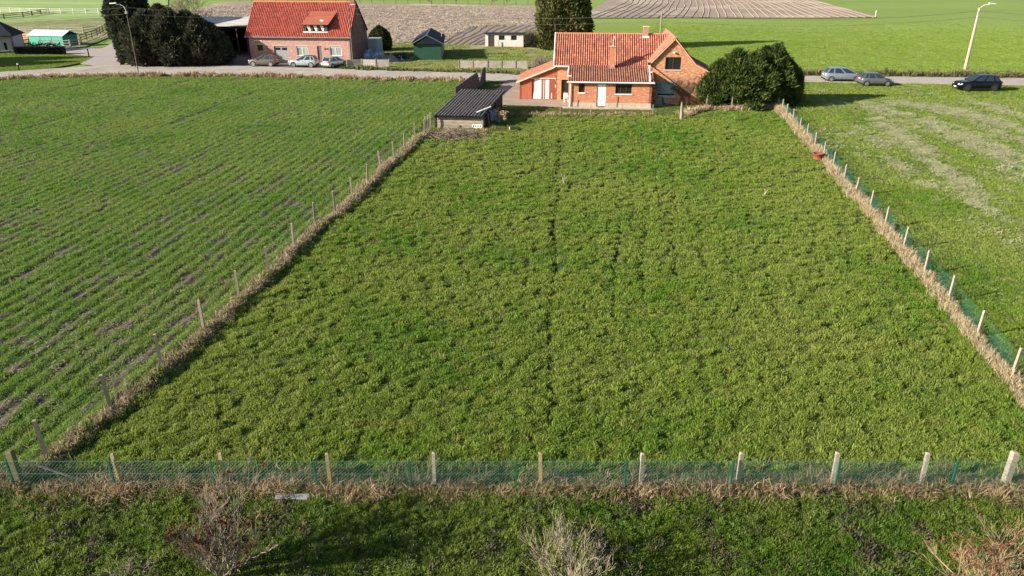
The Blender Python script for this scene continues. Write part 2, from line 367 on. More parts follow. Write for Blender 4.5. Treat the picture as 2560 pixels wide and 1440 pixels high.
for (x0, y0), (x1, y1) in zip(a0, a1): mb.tube([(x0 + (x1 - x0) * t / 8 + rnd.uniform(-.3, .3), y0 + (y1 - y0) * t / 8, -.20) for t in range(9)], .36, 7, cap=False)
mb.build('furrow_ridges', M_plough, kind='stuff')
def lawn_spots(poly, n):
    xs_ = [p[0] for p in poly]; ys_ = [p[1] for p in poly]; x = R.uniform(min(xs_), max(xs_), n); y = R.uniform(min(ys_), max(ys_), n); k = inpoly(x, y, poly); return x[k], y[k]
# road slabs: two lanes of concrete panels with open joints between
road = bpy.data.objects.new('road', None); COL.objects.link(road); road['kind'] = 'structure'
xs = np.arange(-96, 112, 5.2)
base = MB()
for x0, x1 in zip(xs[:-1], xs[1:]):
    def n_(x): return RN(x + .0)
    a, b, c, d = (x0, RN(x0), 0), (x1, RN(x1), 0), (x1 + 2.0, RFAR(x1 + 2.0), 0), (x0 + 2.0, RFAR(x0 + 2.0), 0)
    for lane in (0, 1):
        t0, t1 = (0.0, .492) if lane == 0 else (.508, 1.0)
        def lp(p, q, t): return (p[0] + (q[0] - p[0]) * t, p[1] + (q[1] - p[1]) * t)
        e = .035
        q = [lp(a, d, t0), lp(b, c, t0), lp(b, c, t1), lp(a, d, t1)]
        q = [(q[0][0] + e, q[0][1]), (q[1][0] - e, q[1][1]), (q[2][0] - e, q[2][1]), (q[3][0] + e, q[3][1])]
        zt = .070 + rnd.uniform(-.003, .003)
        m = MB(); m.slab([(x, y, zt) for x, y in q], .06); m.build('slab', M_conc, road)
pr = [(x, RN(x) + .0) for x in xs] + [(x + 2.0, RFAR(x + 2.0)) for x in xs[::-1]]
o = MB().add([(x, y, .052) for x, y in pr], [tuple(range(len(pr)))]).build('road_bed', M_joint, road)
# terrace and drive
t = sheet('terrace', terrace, .03, M_drive)

# ------------------------------------------------------------ tufts
def tuft(name, n, r, h0, h1, w, lean, mt, seed, bias=(0, 0), curl=.5):
    q = np.random.default_rng(seed); V = []; F3 = []
    a = q.uniform(0, 2 * PI, n); rr = r * np.sqrt(q.uniform(0, 1, n)); x = rr * np.cos(a); y = rr * np.sin(a)
    hh = q.uniform(h0, h1, n) * (1 - .35 * (rr / r) ** 2); la = a + q.normal(0, .9, n); ll = q.uniform(.2, 1, n) * lean
    dx = np.cos(la) * ll * hh + bias[0] * hh; dy = np.sin(la) * ll * hh + bias[1] * hh
    wa = q.uniform(0, PI, n); wx = np.cos(wa) * w / 2; wy = np.sin(wa) * w / 2
    for i in range(n):
        o = len(V); mx, my = x[i] + dx[i] * .4, y[i] + dy[i] * .4
        V += [(x[i] - wx[i], y[i] - wy[i], -.03), (x[i] + wx[i], y[i] + wy[i], -.03), (mx + wx[i] * .8, my + wy[i] * .8, hh[i] * .65), (mx - wx[i] * .8, my - wy[i] * .8, hh[i] * .65),
              (x[i] + dx[i], y[i] + dy[i], hh[i] * (1 - curl * ll[i] * .5))]
        F3 += [(o, o + 1, o + 2), (o, o + 2, o + 3), (o + 3, o + 2, o + 4)]
    me = np_mesh(name, np.array(V), np.array(F3), mt, False)
    return bpy.data.objects.new(name, me)
def litter(name, n, r, l0, l1, w, mt, seed, zmax=.05):
    q = np.random.default_rng(seed); V = []; F3 = []
    for i in range(n):
        a = q.uniform(0, 2 * PI); rr = r * math.sqrt(q.uniform()); x, y = rr * math.cos(a), rr * math.sin(a); b = q.uniform(0, 2 * PI); l = q.uniform(l0, l1)
        dx, dy = math.cos(b) * l / 2, math.sin(b) * l / 2; ex, ey = -math.sin(b) * w / 2, math.cos(b) * w / 2; z0, z1 = q.uniform(0, zmax), q.uniform(0, zmax); o = len(V)
        V += [(x - dx - ex, y - dy - ey, z0), (x - dx + ex, y - dy + ey, z0), (x + dx + ex, y + dy + ey, z1), (x + dx - ex, y + dy - ey, z1)]; F3 += [(o, o + 1, o + 2), (o, o + 2, o + 3)]
    return bpy.data.objects.new(name, np_mesh(name, np.array(V), np.array(F3), mt))
def scatter(name, pts, rot, scl, tint, sources, label=None, pick=None):
    """one object: points carrying rotation, scale and tint; geometry nodes put a tuft on each"""
    c = bpy.data.collections.new(name + '_sources')
    for s in sources: c.objects.link(s)
    n = len(pts); me = bpy.data.meshes.new(name); me.vertices.add(n); me.vertices.foreach_set('co', np.asarray(pts, np.float32).ravel())
    a = me.attributes.new('rotv', 'FLOAT_VECTOR', 'POINT'); a.data.foreach_set('vector', np.asarray(rot, np.float32).ravel())
    a = me.attributes.new('scl', 'FLOAT_VECTOR', 'POINT'); a.data.foreach_set('vector', np.asarray(scl, np.float32).ravel())
    a = me.attributes.new('tint', 'FLOAT', 'POINT'); a.data.foreach_set('value', np.asarray(tint, np.float32))
    a = me.attributes.new('pick', 'INT', 'POINT'); a.data.foreach_set('value', (np.asarray(pick) if pick is not None else R.integers(0, len(sources), n)).astype(np.int32))
    o = bpy.data.objects.new(name, me); COL.objects.link(o); o['kind'] = 'stuff'
    ng = bpy.data.node_groups.new(name, 'GeometryNodeTree')
    ng.interface.new_socket('Geometry', in_out='INPUT', socket_type='NodeSocketGeometry'); ng.interface.new_socket('Geometry', in_out='OUTPUT', socket_type='NodeSocketGeometry')
    N = ng.nodes; L = ng.links; gi = N.new('NodeGroupInput'); go = N.new('NodeGroupOutput'); ip = N.new('GeometryNodeInstanceOnPoints')
    ci = N.new('GeometryNodeCollectionInfo'); ci.inputs['Collection'].default_value = c; ci.inputs['Separate Children'].default_value = True; ci.inputs['Reset Children'].default_value = True
    def na(nm, ty):
        x = N.new('GeometryNodeInputNamedAttribute'); x.data_type = ty; x.inputs['Name'].default_value = nm; return x.outputs['Attribute']
    er = N.new('FunctionNodeEulerToRotation'); L.new(na('rotv', 'FLOAT_VECTOR'), er.inputs[0])
    L.new(gi.outputs[0], ip.inputs['Points']); L.new(ci.outputs[0], ip.inputs['Instance']); ip.inputs['Pick Instance'].default_value = True
    L.new(na('pick', 'INT'), ip.inputs['Instance Index']); L.new(er.outputs[0], ip.inputs['Rotation']); L.new(na('scl', 'FLOAT_VECTOR'), ip.inputs['Scale'])
    L.new(ip.outputs[0], go.inputs[0])
    md = o.modifiers.new('scatter', 'NODES'); md.node_group = ng
    return o
def rots(n, tilt=.15): return np.stack([R.normal(0, tilt, n), R.normal(0, tilt, n), R.uniform(0, 2 * PI, n)], 1)

LM_lawn = leaf_mat('lawn_blades', (0.125, 0.255, 0.023), (0.215, 0.315, 0.042), (0.33, 0.335, 0.090), scale=1.1, trans=.4)
LM_crop = leaf_mat('crop_blades', (0.108, 0.232, 0.022), (0.185, 0.290, 0.045), (0.25, 0.30, 0.08), scale=.8, trans=.4)
LM_mead = leaf_mat('meadow_blades', (0.14, 0.26, 0.022), (0.23, 0.33, 0.045), (0.33, 0.35, 0.10), scale=.9, trans=.4)
LM_fore = leaf_mat('verge_blades', (0.085, 0.18, 0.015), (0.18, 0.25, 0.025), (0.24, 0.28, 0.08), scale=1.6, trans=.4)
LM_dry = leaf_mat('dry_blades', (0.33, 0.235, 0.135), (0.52, 0.39, 0.25), (0.24, 0.165, 0.09), scale=3)
LM_pale = leaf_mat('pale_blades', (0.40, 0.34, 0.20), (0.60, 0.48, 0.33), (0.33, 0.27, 0.14), scale=2)
LM_hay = leaf_mat('hay_blades', (0.52, 0.51, 0.29), (0.66, 0.62, 0.40), (0.38, 0.43, 0.19), scale=2)
LM_brown = leaf_mat('brown_litter', (0.060, 0.045, 0.030), (0.10, 0.085, 0.050), (0.05, 0.06, 0.025), scale=2, trans=.1)
LM_straw = leaf_mat('straw_bits', (0.36, 0.28, 0.20), (0.52, 0.42, 0.32), (0.24, 0.18, 0.13), scale=2, trans=.1)

def rand_band(x0, x1, y0, y1, dens):
    n = int((x1 - x0) * (y1 - y0) * dens); return R.uniform(x0, x1, n), R.uniform(y0, y1, n)
def visible(x, y): return np.abs(x) < 0.73 * y + 4
def gather(bands, zone, keep=None):
    X = []; Y = []
    for b in bands:
        x, y = rand_band(*b); k = visible(x, y); X.append(x[k]); Y.append(y[k])
    x = np.concatenate(X); y = np.concatenate(Y); z, b, zn = ground_z(x, y)
    k = (zn == zone) & (lower(x, y) < .05)
    x, y, z, b = x[k], y[k], z[k], b[k]
    if keep is not None:
        k = keep(x, y, z, b); x, y, z, b = x[k], y[k], z[k], b[k]
    return x, y, z, b
# lawn
src = [tuft('grass_tuft', 50, .13, .03, .075, .013, 1.3, LM_lawn, s, bias=(.3, .15)) for s in range(4)] + [tuft('grass_tuft', 60, .16, .06, .13, .016, 1.1, LM_lawn, 9)]
def kl(x, y, z, b):
    n = fbm(x * 4.6 - y * 1.1, y * 4.1, 1, 3); return (R.uniform(size=len(x)) > b * 1.3) & (R.uniform(size=len(x)) < .25 + 1.3 * sstep(.25, .6, n))
x, y, z, b = gather([(-17, 20, 17.2, 24, 85), (-16, 24, 24, 34, 55), (-15, 26, 34, 50, 34), (-12, 28, 50, 70, 20), (-10, 30, 70, 98, 12)], 0, kl)
back = [G(*p) for p in ((1240, 289), (1400, 289), (1475, 290), (1555, 286), (1631, 288), (1700, 290), (1764, 272), (1828, 275), (1942, 271))]
garden = y > np.interp(x, [p[0] for p in back], [p[1] for p in back])
n = len(x); s = (.75 + .5 * R.uniform(size=n)) * (1 + y / 90); s = np.where(garden, s * .75, s)
n1 = fbm(x * 4.6 - y * 1.1, y * 4.1, 1, 3); patchy = fbm(x * .35, y * .35, 66, 3)
tint = np.clip(.5 + (patchy - .5) * 2.0 - .5 * sstep(40, 70, y) + .1 * R.normal(size=n), 0, 1)
vs = np.where(garden, .35, .5 + .8 * sstep(.35, .7, n1))
scatter('grass', np.stack([x, y, z], 1), rots(n), np.stack([s, s, s * vs], 1), tint, src)
# crop
src = [tuft('crop_tuft', 26, .13, .04, .10, .012, .8, LM_crop, 20 + s, bias=(.1, .05)) for s in range(4)]
def kc(x, y, z, b): return R.uniform(size=len(x)) < np.clip(1.05 - b * .95, .10, 1)
x, y, z, b = gather([(-20, -8, 17.2, 24, 75), (-30, -6, 24, 36, 50), (-40, -6, 36, 52, 30), (-60, -5, 52, 74, 18), (-75, -3, 74, 104, 11)], 1, kc)
n = len(x); s = (.7 + .5 * R.uniform(size=n)) * (1 + y / 70); tint = np.clip(.35 + (fbm(x * .3, y * .3, 77, 2) - .5) * 2 + .1 * R.normal(size=n), 0, 1)
scatter('young_crop', np.stack([x, y, z], 1), rots(n), np.stack([s, s, s * .8], 1), tint, src)
src = [litter('straw_litter', 9, .35, .03, .16, .014, LM_straw, 30 + s) for s in range(3)]
x, y, z, b = gather([(-20, -8, 17.2, 30, 8), (-35, -6, 30, 50, 4), (-60, -4, 50, 100, 1.2)], 1, lambda x, y, z, b: R.uniform(size=len(x)) < .12 + .5 * b)
n = len(x); s = (.6 + .5 * R.uniform(size=n)) * (1 + y / 80)
scatter('maize_straw', np.stack([x, y, z + .02], 1), rots(n, .05), np.stack([s] * 3, 1), R.uniform(size=n), src)
# meadow
src = [tuft('meadow_tuft', 34, .15, .04, .10, .013, .9, LM_mead, 40 + s, bias=(.12, .08)) for s in range(3)]
x, y, z, b = gather([(14, 26, 17.2, 30, 60), (16, 40, 30, 50, 34), (18, 60, 50, 74, 16), (24, 78, 74, 100, 10)], 2, lambda x, y, z, b: (b < .4))
n = len(x); s = (.7 + .5 * R.uniform(size=n)) * (1 + y / 75); tint = np.clip(.4 + (fbm(x * .3, y * .3, 78, 2) - .5) * 2.5, 0, 1)
scatter('meadow_grass', np.stack([x, y, z], 1), rots(n), np.stack([s, s, s * .7], 1), tint, src)
# cut pale grass lying in swaths on the meadow
src = [litter('hay', 30, .32, .08, .22, .016, LM_hay, 50 + s, .08) for s in range(3)]
sw = [([G(*p) for p in ((2160, 262), (2260, 290), (2380, 330), (2480, 375), (2600, 440))], 1.5, 1), ([G(*p) for p in ((2260, 262), (2400, 280), (2480, 310), (2620, 370))], 1.6, 1.),
      ([G(*p) for p in ((2190, 300), (2260, 345), (2330, 400), (2400, 460), (2450, 520))], .8, .9), ([G(*p) for p in ((2420, 250), (2500, 275), (2600, 300))], 1.2, .7),
      ([G(*p) for p in ((2150, 330), (2200, 360), (2260, 420), (2330, 470))], .6, .5)]
x, y, z, b = gather([(24, 80, 36, 92, 16)], 2)
pr_ = np.zeros(len(x))
for pl, wd, k in sw: pr_ = np.maximum(pr_, k * np.exp(-(pdist(x, y, pl) / wd) ** 2))
pr_ = pr_ * sstep(.3, .55, fbm(x * .8, y * .5, 90, 3)) + .04 * sstep(.5, .6, fbm(x * .3, y * .1, 91, 3))
k = R.uniform(size=len(x)) < pr_ * 1.0; x, y, z = x[k], y[k], z[k]; n = len(x); s = (.7 + .6 * R.uniform(size=n)) * 1.5
scatter('cut_hay', np.stack([x, y, z + .05], 1), rots(n, .08), np.stack([s, s, s * .8], 1), R.uniform(size=n) * .6, src)
# foreground verge
src = [tuft('verge_tuft', 60, .15, .07, .19, .016, 1.1, LM_fore, 60 + s, bias=(.1, .1), curl=.9) for s in range(4)]
x, y, z, b = gather([(-17, 17, 12.4, 17.4, 110)], 3, lambda x, y, z, b: R.uniform(size=len(x)) < 1 - b * .62)
n = len(x); s = .6 + .6 * R.uniform(size=n); tint = np.clip(.45 + (fbm(x * .8, y * .8, 79, 2) - .5) * 2.2 + .15 * R.normal(size=n), 0, 1)
scatter('verge_tufts', np.stack([x, y, z], 1), rots(n, .25), np.stack([s, s, s * .95], 1), tint, src)
src = [litter('leaf_litter', 44, .2, .02, .06, .022, LM_brown, 70 + s, .12) for s in range(3)]
x, y, z, b = gather([(-17, 17, 12.4, 17.4, 34)], 3, lambda x, y, z, b: R.uniform(size=len(x)) < .06 + b * .6)
n = len(x); s = .7 + .6 * R.uniform(size=n)
scatter('leaf_litter', np.stack([x, y, z + .02], 1), rots(n, .2), np.stack([s] * 3, 1), R.uniform(size=n), src)
# dry grass along the fences
def along(pl, dens, wd, off):
    pl = np.array(pl); seg = np.hypot(*(pl[1:] - pl[:-1]).T); n = int(seg.sum() * dens); t = R.uniform(0, seg.sum(), n); cum = np.concatenate([[0], np.cumsum(seg)])
    x = np.interp(t, cum, pl[:, 0]); y = np.interp(t, cum, pl[:, 1]); a = np.interp(t, (cum[1:] + cum[:-1]) / 2, np.arctan2(*(pl[1:] - pl[:-1]).T[::-1]))
    d = R.normal(0, wd, n) + off; return x - np.sin(a) * d, y + np.cos(a) * d
def strip(name, pl, dens, wd, off, h0, h1, mt, seed, nb=26, lean=.9, bias=(0, 0), smin=.7, smax=1.4, r=.14, w=.012, grow=0.0):
    src = [tuft('dry_tuft', nb, r, h0, h1, w, lean, mt, seed + k, bias=bias, curl=.8) for k in range(3)]
    x, y = along(pl, dens, wd, off); z, b, zn = ground_z(x, y); n = len(x); s = R.uniform(smin, smax, n) * (.6 + .8 * fbm(x * .9, y * .9, seed, 2)) * (1 + grow * y)
    scatter(name, np.stack([x, y, z], 1), rots(n, .3), np.stack([s] * 3, 1), R.uniform(size=n), src)
front = [(-17.5, 17.25), (17.5, 17.25)]
strip('dry_fence_grass', front, 34, .24, -.12, .14, .40, LM_dry, 80, nb=30, lean=1.3, bias=(.25, .1))
strip('grey_fence_grass', front, 20, .30, .35, .15, .45, leaf_mat('grey_blades', (.13, .12, .07), (.24, .20, .12), (.09, .12, .03)), 84, nb=22, lean=1.1, bias=(.25, 0))
rf = [(RF(v), v) for v in np.arange(17.3, 77.5, 1.0)]
strip('straw_fence_grass', rf, 46, .13, .10, .14, .36, LM_pale, 88, nb=26, lean=.7, bias=(.1, 0), grow=.012)
lf = [(LF(v), v) for v in np.arange(17.3, 66, 1.0)]
strip('bank_grass', lf, 34, .14, -.12, .06, .19, leaf_mat('bank_blades', (.36, .28, .175), (.52, .42, .28), (.26, .20, .11), scale=3), 92, nb=26, lean=1.1, bias=(.3, 0), grow=.012)
strip('back_fence_grass', back[5:], 26, .3, -.1, .15, .38, LM_pale, 96, grow=.01, w=.02)
strip('garden_fence_grass', back[:5], 8, .25, -.1, .10, .22, LM_dry, 99, grow=.01, w=.02)
strip('road_verge_near', [(x, RN(x) - .8) for x in range(-75, -4, 3)], 9, .45, 0, .12, .26, LM_dry, 102, grow=.012, w=.03)
strip('road_verge_far', [(x, RFAR(x) + .7) for x in range(25, 86, 3)], 14, .35, 0, .25, .5, leaf_mat('verge_mix', (.12, .13, .05), (.24, .20, .11), (.09, .14, .03)), 105, grow=.012, w=.03)
strip('road_verge_mid', [(x, RFAR(x) + .5) for x in range(-24, 8, 2)], 12, .4, 0, .12, .3, leaf_mat('verge_green', (.08, .14, .03), (.14, .17, .05), (.2, .17, .09)), 108, grow=.012, w=.03)
# field behind the road: tufts of young wheat, rows running with the road
src = [tuft('wheat_tuft', 30, .5, .10, .26, .05, .9, leaf_mat('wheat_blades', (.17, .26, .03), (.22, .31, .045), (.25, .32, .07), scale=.2), 110 + s) for s in range(3)]
x, y = rand_band(20, 100, 98, 150, 5.0); x2, y2 = rand_band(30, 130, 150, 205, 3.0); kk = R.uniform(size=len(x2)) < sstep(205, 150, y2); x2, y2 = x2[kk], y2[kk]; x = np.concatenate([x, x2]); y = np.concatenate([y, y2]); k = visible(x, y) & (y > RFAR(x) + .6); x, y = x[k], y[k]
y = np.round((y + .065 * x) / .9) * .9 - .065 * x + R.normal(0, .16, len(x)); n = len(x); s = R.uniform(.4, .75, n)
scatter('young_wheat', np.stack([x, y, x * 0 - .14], 1), rots(n, .1), np.stack([s * 1.4, s, s], 1), R.uniform(size=n), src)
hl = P((-60, 184), (0, 179), (120, 171), (200, 157), (233, 143), (150, 136), (60, 130), (-60, 128)); x, y = lawn_spots(hl, 9000); n = len(x)
scatter('lawn_tufts', np.stack([x, y, x * 0 + .01], 1), rots(n, .1), np.stack([np.full(n, 2.2), np.full(n, 2.2), np.full(n, 1.0)], 1), R.uniform(size=n), [tuft('lawn_tuft', 40, .2, .04, .1, .02, 1, LM_mead, 170)])
gp_ = P((905, 160), (1000, 176), (1300, 184), (1395, 184), (1395, 125), (1320, 123), (1180, 112), (930, 112)); x, y = lawn_spots(gp_, 16000); n = len(x); keep_ = R.uniform(size=n) < sstep(.38, .6, fbm(x * .3, y * .2, 81, 3)); x, y = x[keep_], y[keep_]; n = len(x)
scatter('rough_tufts', np.stack([x, y, x * 0], 1), rots(n, .1), np.stack([np.full(n, 2.2), np.full(n, 2.2), np.full(n, 1.6)], 1), R.uniform(size=n), [tuft('rough_tuft', 36, .2, .04, .14, .025, 1, leaf_mat('rough_blades', (.13, .24, .03), (.24, .30, .06), (.40, .36, .17), scale=.5), 171)])
# stubble in the brown field
src = [litter('stubble', 26, .9, .15, .6, .08, leaf_mat('stubble_bits', (.46, .38, .30), (.66, .56, .45), (.36, .28, .22), scale=2, trans=.1), 120 + s, .28) for s in range(3)]
sp = P((900, 108), (1100, 108), (1150, 80), (1200, 66), (1440, 62), (1330, 15.5), (900, 8), (560, 6), (480, 40), (480, 110))
x, y = rand_band(-100, 15, 140, 262, 1.8); k = inpoly(x, y, sp); x, y = x[k], y[k]; n = len(x); s = R.uniform(.6, 1.2, n)
scatter('maize_stubble', np.stack([x, y, x * 0 + .03], 1), rots(n, .05), np.stack([s, s, s], 1), R.uniform(size=n), src)
# ------------------------------------------------------------ building helpers
class Wall:
    def __init__(s, p0, p1):
        s.p0 = Vector((*p0, 0)); d = Vector((*p1, 0)) - s.p0; s.L = d.length; s.d = d.normalized(); s.n = Vector((-s.d.y, s.d.x, 0))
    def P(s, a, d, z): q = s.p0 + s.d * a + s.n * d; return (q.x, q.y, z)
    def box(s, mb, a0, a1, d0, d1, z0, z1):
        vs = [s.P(a, d, z) for z in (z0, z1) for d in (d0, d1) for a in (a0, a1)]
        return mb.add(vs, [(0, 2, 3, 1), (4, 5, 7, 6), (0, 1, 5, 4), (1, 3, 7, 5), (3, 2, 6, 7), (2, 0, 4, 6)])
    def build(s, name, m, parent, z0, top, openings=(), t=.25, label=None, a0=0.0, a1=None):
        a1 = s.L if a1 is None else a1; mb = MB()
        if not isinstance(top, (list, tuple)): top = [(a0, top), (a1, top)]
        xs_ = sorted({a0, a1, *[o[0] for o in openings], *[o[1] for o in openings], *[p[0] for p in top if a0 < p[0] < a1]})
        if len(top) > 2 or top[0][1] != top[-1][1]:
            e = []
            for p, q in zip(xs_[:-1], xs_[1:]): k = max(1, int((q - p) / .3)); e += [p + (q - p) * i / k for i in range(k)]
            xs_ = e + [xs_[-1]]
        T = lambda a: float(np.interp(a, [p[0] for p in top], [p[1] for p in top]))
        zs_ = sorted({z0, *[o[2] for o in openings], *[o[3] for o in openings], 99.0})
        for p, q in zip(xs_[:-1], xs_[1:]):
            for za, zb in zip(zs_[:-1], zs_[1:]):
                cx, cz = (p + q) / 2, (za + zb) / 2
                tp, tq = min(zb, T(p)), min(zb, T(q))
                if tp <= za and tq <= za: continue
                tp = max(tp, za); tq = max(tq, za)
                if any(o[0] < cx < o[1] and o[2] < min(cz, za + .01) < o[3] for o in openings): continue
                for d, fl in ((0, 0), (t, 1)):
                    v = [s.P(p, d, za), s.P(q, d, za), s.P(q, d, tq), s.P(p, d, tp)]
                    mb.add(v, [(3, 2, 1, 0) if fl else (0, 1, 2, 3)])
            mb.quad(s.P(p, 0, T(p)), s.P(q, 0, T(q)), s.P(q, t, T(q)), s.P(p, t, T(p)))
        for a in (a0, a1): mb.quad(s.P(a, 0, z0), s.P(a, t, z0), s.P(a, t, T(a)), s.P(a, 0, T(a)))
        for o in openings:
            b = [s.P(o[0], 0, o[2]), s.P(o[1], 0, o[2]), s.P(o[1], 0, o[3]), s.P(o[0], 0, o[3])]; c = [s.P(o[0], t, o[2]), s.P(o[1], t, o[2]), s.P(o[1], t, o[3]), s.P(o[0], t, o[3])]
            for i in range(4): mb.quad(b[i], b[(i + 1) % 4], c[(i + 1) % 4], c[i])
        return mb.build(name, m, parent, label)
    def window(s, parent, o, frame_m, pane_m, sill_m=None, mull=1, d=.10, f=.06, sill=.10, name='window', label=None):
        mb = MB(); a0, a1, z0, z1 = o
        s.box(mb, a0, a1, d, d + .06, z0, z0 + f); s.box(mb, a0, a1, d, d + .06, z1 - f, z1); s.box(mb, a0, a0 + f, d, d + .06, z0 + f, z1 - f); s.box(mb, a1 - f, a1, d, d + .06, z0 + f, z1 - f)
        for k in range(1, mull): c = a0 + (a1 - a0) * k / mull; s.box(mb, c - f * .6, c + f * .6, d - .005, d + .055, z0 + f, z1 - f)
        w = mb.build(name, frame_m, parent, label)
        for k in range(mull):
            b0 = a0 + (a1 - a0) * k / mull + f * .62; b1 = a0 + (a1 - a0) * (k + 1) / mull - f * .62
            mb = MB(); s.box(mb, b0, b1, d + .025, d + .035, z0 + f, z1 - f); mb.build('pane', pane_m, w)
        if sill_m: mb = MB(); s.box(mb, a0 - .08, a1 + .08, -.07, d, z0 - sill, z0 - .003); mb.build('sill', sill_m, w)
        return w
def part(name, m, parent, fn, label=None):
    mb = MB(); fn(mb); return mb.build(name, m, parent, label)
def tiles(name, m, parent, P0, U, V, Lu, Lv, cw=.24, ch=.33, amp=.095, left=None, right=None, label=None, off=0):
    """pantiled slope: P0 lower corner, U along the eave, V up the slope; left/right give u-limits as functions of v"""
    P0, U, V = Vector(P0), Vector(U).normalized(), Vector(V).normalized(); N = U.cross(V)
    prof = [(0, 0), (.22, amp * .75), (.45, amp), (.68, amp * .6), (.86, 0.05 * amp)]
    nv = max(1, round(Lv / ch)); ch = Lv / nv; mb = MB()
    for j in range(nv):
        v0, v1 = j * ch, (j + 1) * ch + .03
        l = left((v0 + v1) / 2) if left else 0.0; r = right((v0 + v1) / 2) if right else Lu
        c0, c1 = int(math.floor(l / cw)), int(math.ceil(r / cw))
        for c in range(c0, c1):
            us = [min(max((c + a) * cw, l), r) for a, _ in prof] + [min((c + 1) * cw, r)]
            hs = [h for _, h in prof] + [0]; rz = rnd.uniform(-.006, .006)
            vs = []
            for v, dz in ((v0, .03 + rz), (v1, .0 + rz)):
                vs += [P0 + U * u + V * v + N * (h + dz) for u, h in zip(us, hs)]
            k = len(us); fs = [(i, i + 1, k + i + 1, k + i) for i in range(k - 1)]
            lo = [P0 + U * u + V * v0 for u in (us[0], us[-1])]; vs += lo
            fs.append(tuple([2 * k, 2 * k + 1] + list(range(k - 1, -1, -1))))
            mb.add(vs, fs, (c + off + .5, j + .5))
    o = mb.build(name, m, parent, label, kind='stuff'); return o
def gutter(parent, m, a, b, r=.07, name='gutter'):
    mb = MB(); mb.tube([a, b], r, 6); return mb.build(name, m, parent)

M_tile = tile_mat('orange_tile', (.35, .12, .072), (.24, .083, .055), (.46, .19, .115), (.16, .08, .055))
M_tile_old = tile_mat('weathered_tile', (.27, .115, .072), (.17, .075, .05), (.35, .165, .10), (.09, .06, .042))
M_tile_red = tile_mat('red_tile', (.43, .092, .060), (.33, .065, .048), (.52, .14, .08), (.13, .035, .035))
M_brick = brick_mat('orange_brick', (.47, .165, .08), (.38, .125, .06), (.50, .28, .16), (.70, .42, .23), (.47, .60), pscale=2.6)
M_brick_flat = brick_mat('even_brick', (.48, .185, .10), (.44, .165, .09), (.48, .22, .13), (.70, .38, .20), (.52, .64), pscale=2.2)
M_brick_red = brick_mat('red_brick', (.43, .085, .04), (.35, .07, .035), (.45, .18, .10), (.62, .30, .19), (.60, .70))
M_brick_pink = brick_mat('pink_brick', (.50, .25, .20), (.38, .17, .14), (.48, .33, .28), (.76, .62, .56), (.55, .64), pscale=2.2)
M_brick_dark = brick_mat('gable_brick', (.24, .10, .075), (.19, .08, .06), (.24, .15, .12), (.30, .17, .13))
M_white = mat('white_paint', (.82, .82, .80), .5)
M_pvc = mat('white_gutter', (.78, .79, .80), .4)
M_glass = mat('dark_glass', (.015, .018, .02), .08, spec=.6)
M_glassb = mat('curtain_glass', (.16, .21, .20), .12, (.42, .46, .42), 1.6, spec=.6, stretch=(6, 6, .1))
M_brown = mat('brown_frame', (.10, .035, .02), .5)
M_sill = mat('stone_sill', (.50, .44, .38), .8)
M_plinth = mat('cement_plinth', (.48, .40, .31), .9, (.40, .33, .26), 2)
M_slate = mat('slate', (.014, .019, .030), .75, (.022, .028, .040), 5, spec=.15)
M_green = mat('green_boards', (.022, .080, .050), .6, (.03, .095, .06), 3)
M_dark = mat('dark_inside', (.012, .012, .012), .95)
M_zinc = mat('grey_zinc', (.38, .39, .40), .45, (.30, .31, .32), 3, metal=.5)
M_conc_post = mat('post_concrete', (.32, .29, .24), .9, (.22, .195, .155), 14, (.42, .25, .06), 4.0, thr=(.42, .6), thr3=(.58, .66))
M_panel = mat('panel_concrete', (.40, .36, .31), .9, (.33, .29, .25), 4, (.28, .26, .20), 1.2)
M_panel_dark = mat('dark_panel', (.085, .082, .080), .9, (.14, .13, .12), 6, thr=(.45, .6))
M_wood = mat('weathered_wood', (.22, .18, .14), .85, (.32, .27, .22), 5, stretch=(1, 1, 6))
M_dwood = mat('dark_wood', (.045, .035, .028), .85, (.08, .065, .05), 5)
M_stain = mat('old_mortar', (.55, .43, .33), .9)

# ------------------------------------------------------------ the orange brick house
A = math.radians(-5)
H1 = thing('brick_house', 'orange brick farmhouse with long pantiled roof, stepped lean-to and tall end gable behind the paddock', 'house', (6.1, 78.1, 0), A)
h = H1
wk = Wall((-.22, 0), (8.25, 0))
kop = [(1.0, 1.62, 1.5, 2.38), (2.88, 3.84, .12, 2.36), (4.75, 6.42, 1.42, 2.38)]
wk.build('kitchen_wall', M_brick_flat, h, 0.0, 2.62, kop, a0=0)
mb = MB(); wk.box(mb, 0, 2.86, -.03, -.002, 0, .48); wk.box(mb, 3.86, wk.L, -.03, -.002, 0, .48); mb.build('plinth', M_plinth, h)
mb = MB(); wk.box(mb, -.6, wk.L + .05, -.95, -.032, .0, .06); mb.build('paving_ledge', M_plinth, h)
wk.window(h, kop[0], M_brown, M_glass, M_white, 1); wk.window(h, kop[2], M_brown, M_glass, M_white, 3)
dr = part('white_door', M_white, h, lambda m: wk.box(m, 2.92, 3.80, .06, .12, .14, 2.33)); mb = MB(); wk.box(mb, 2.96, 3.0, .03, .06, 1.1, 1.25); mb.build('handle', M_zinc, dr)
part('doorstep', M_dwood, h, lambda m: wk.box(m, 3.1, 3.6, -.25, -.0, .06, .11))
Wall((8.25, 0), (8.25, 4.2)).build('kitchen_end_wall', M_brick_flat, h, 0, [(0, 2.62), (4.2, 3.9)], a1=4.2)
Wall((-.22, 4.2), (-.22, 0)).build('kitchen_side_wall', M_brick_flat, h, 0, [(0, 3.75), (3.9, 2.62)], a1=3.94)
wg = Wall((-1.83, 4.2), (-.22, 4.2)); dk = [(.72, 1.50, .04, 2.15)]
wg.build('entry_wall', M_brick, h, 0, 3.5, dk)
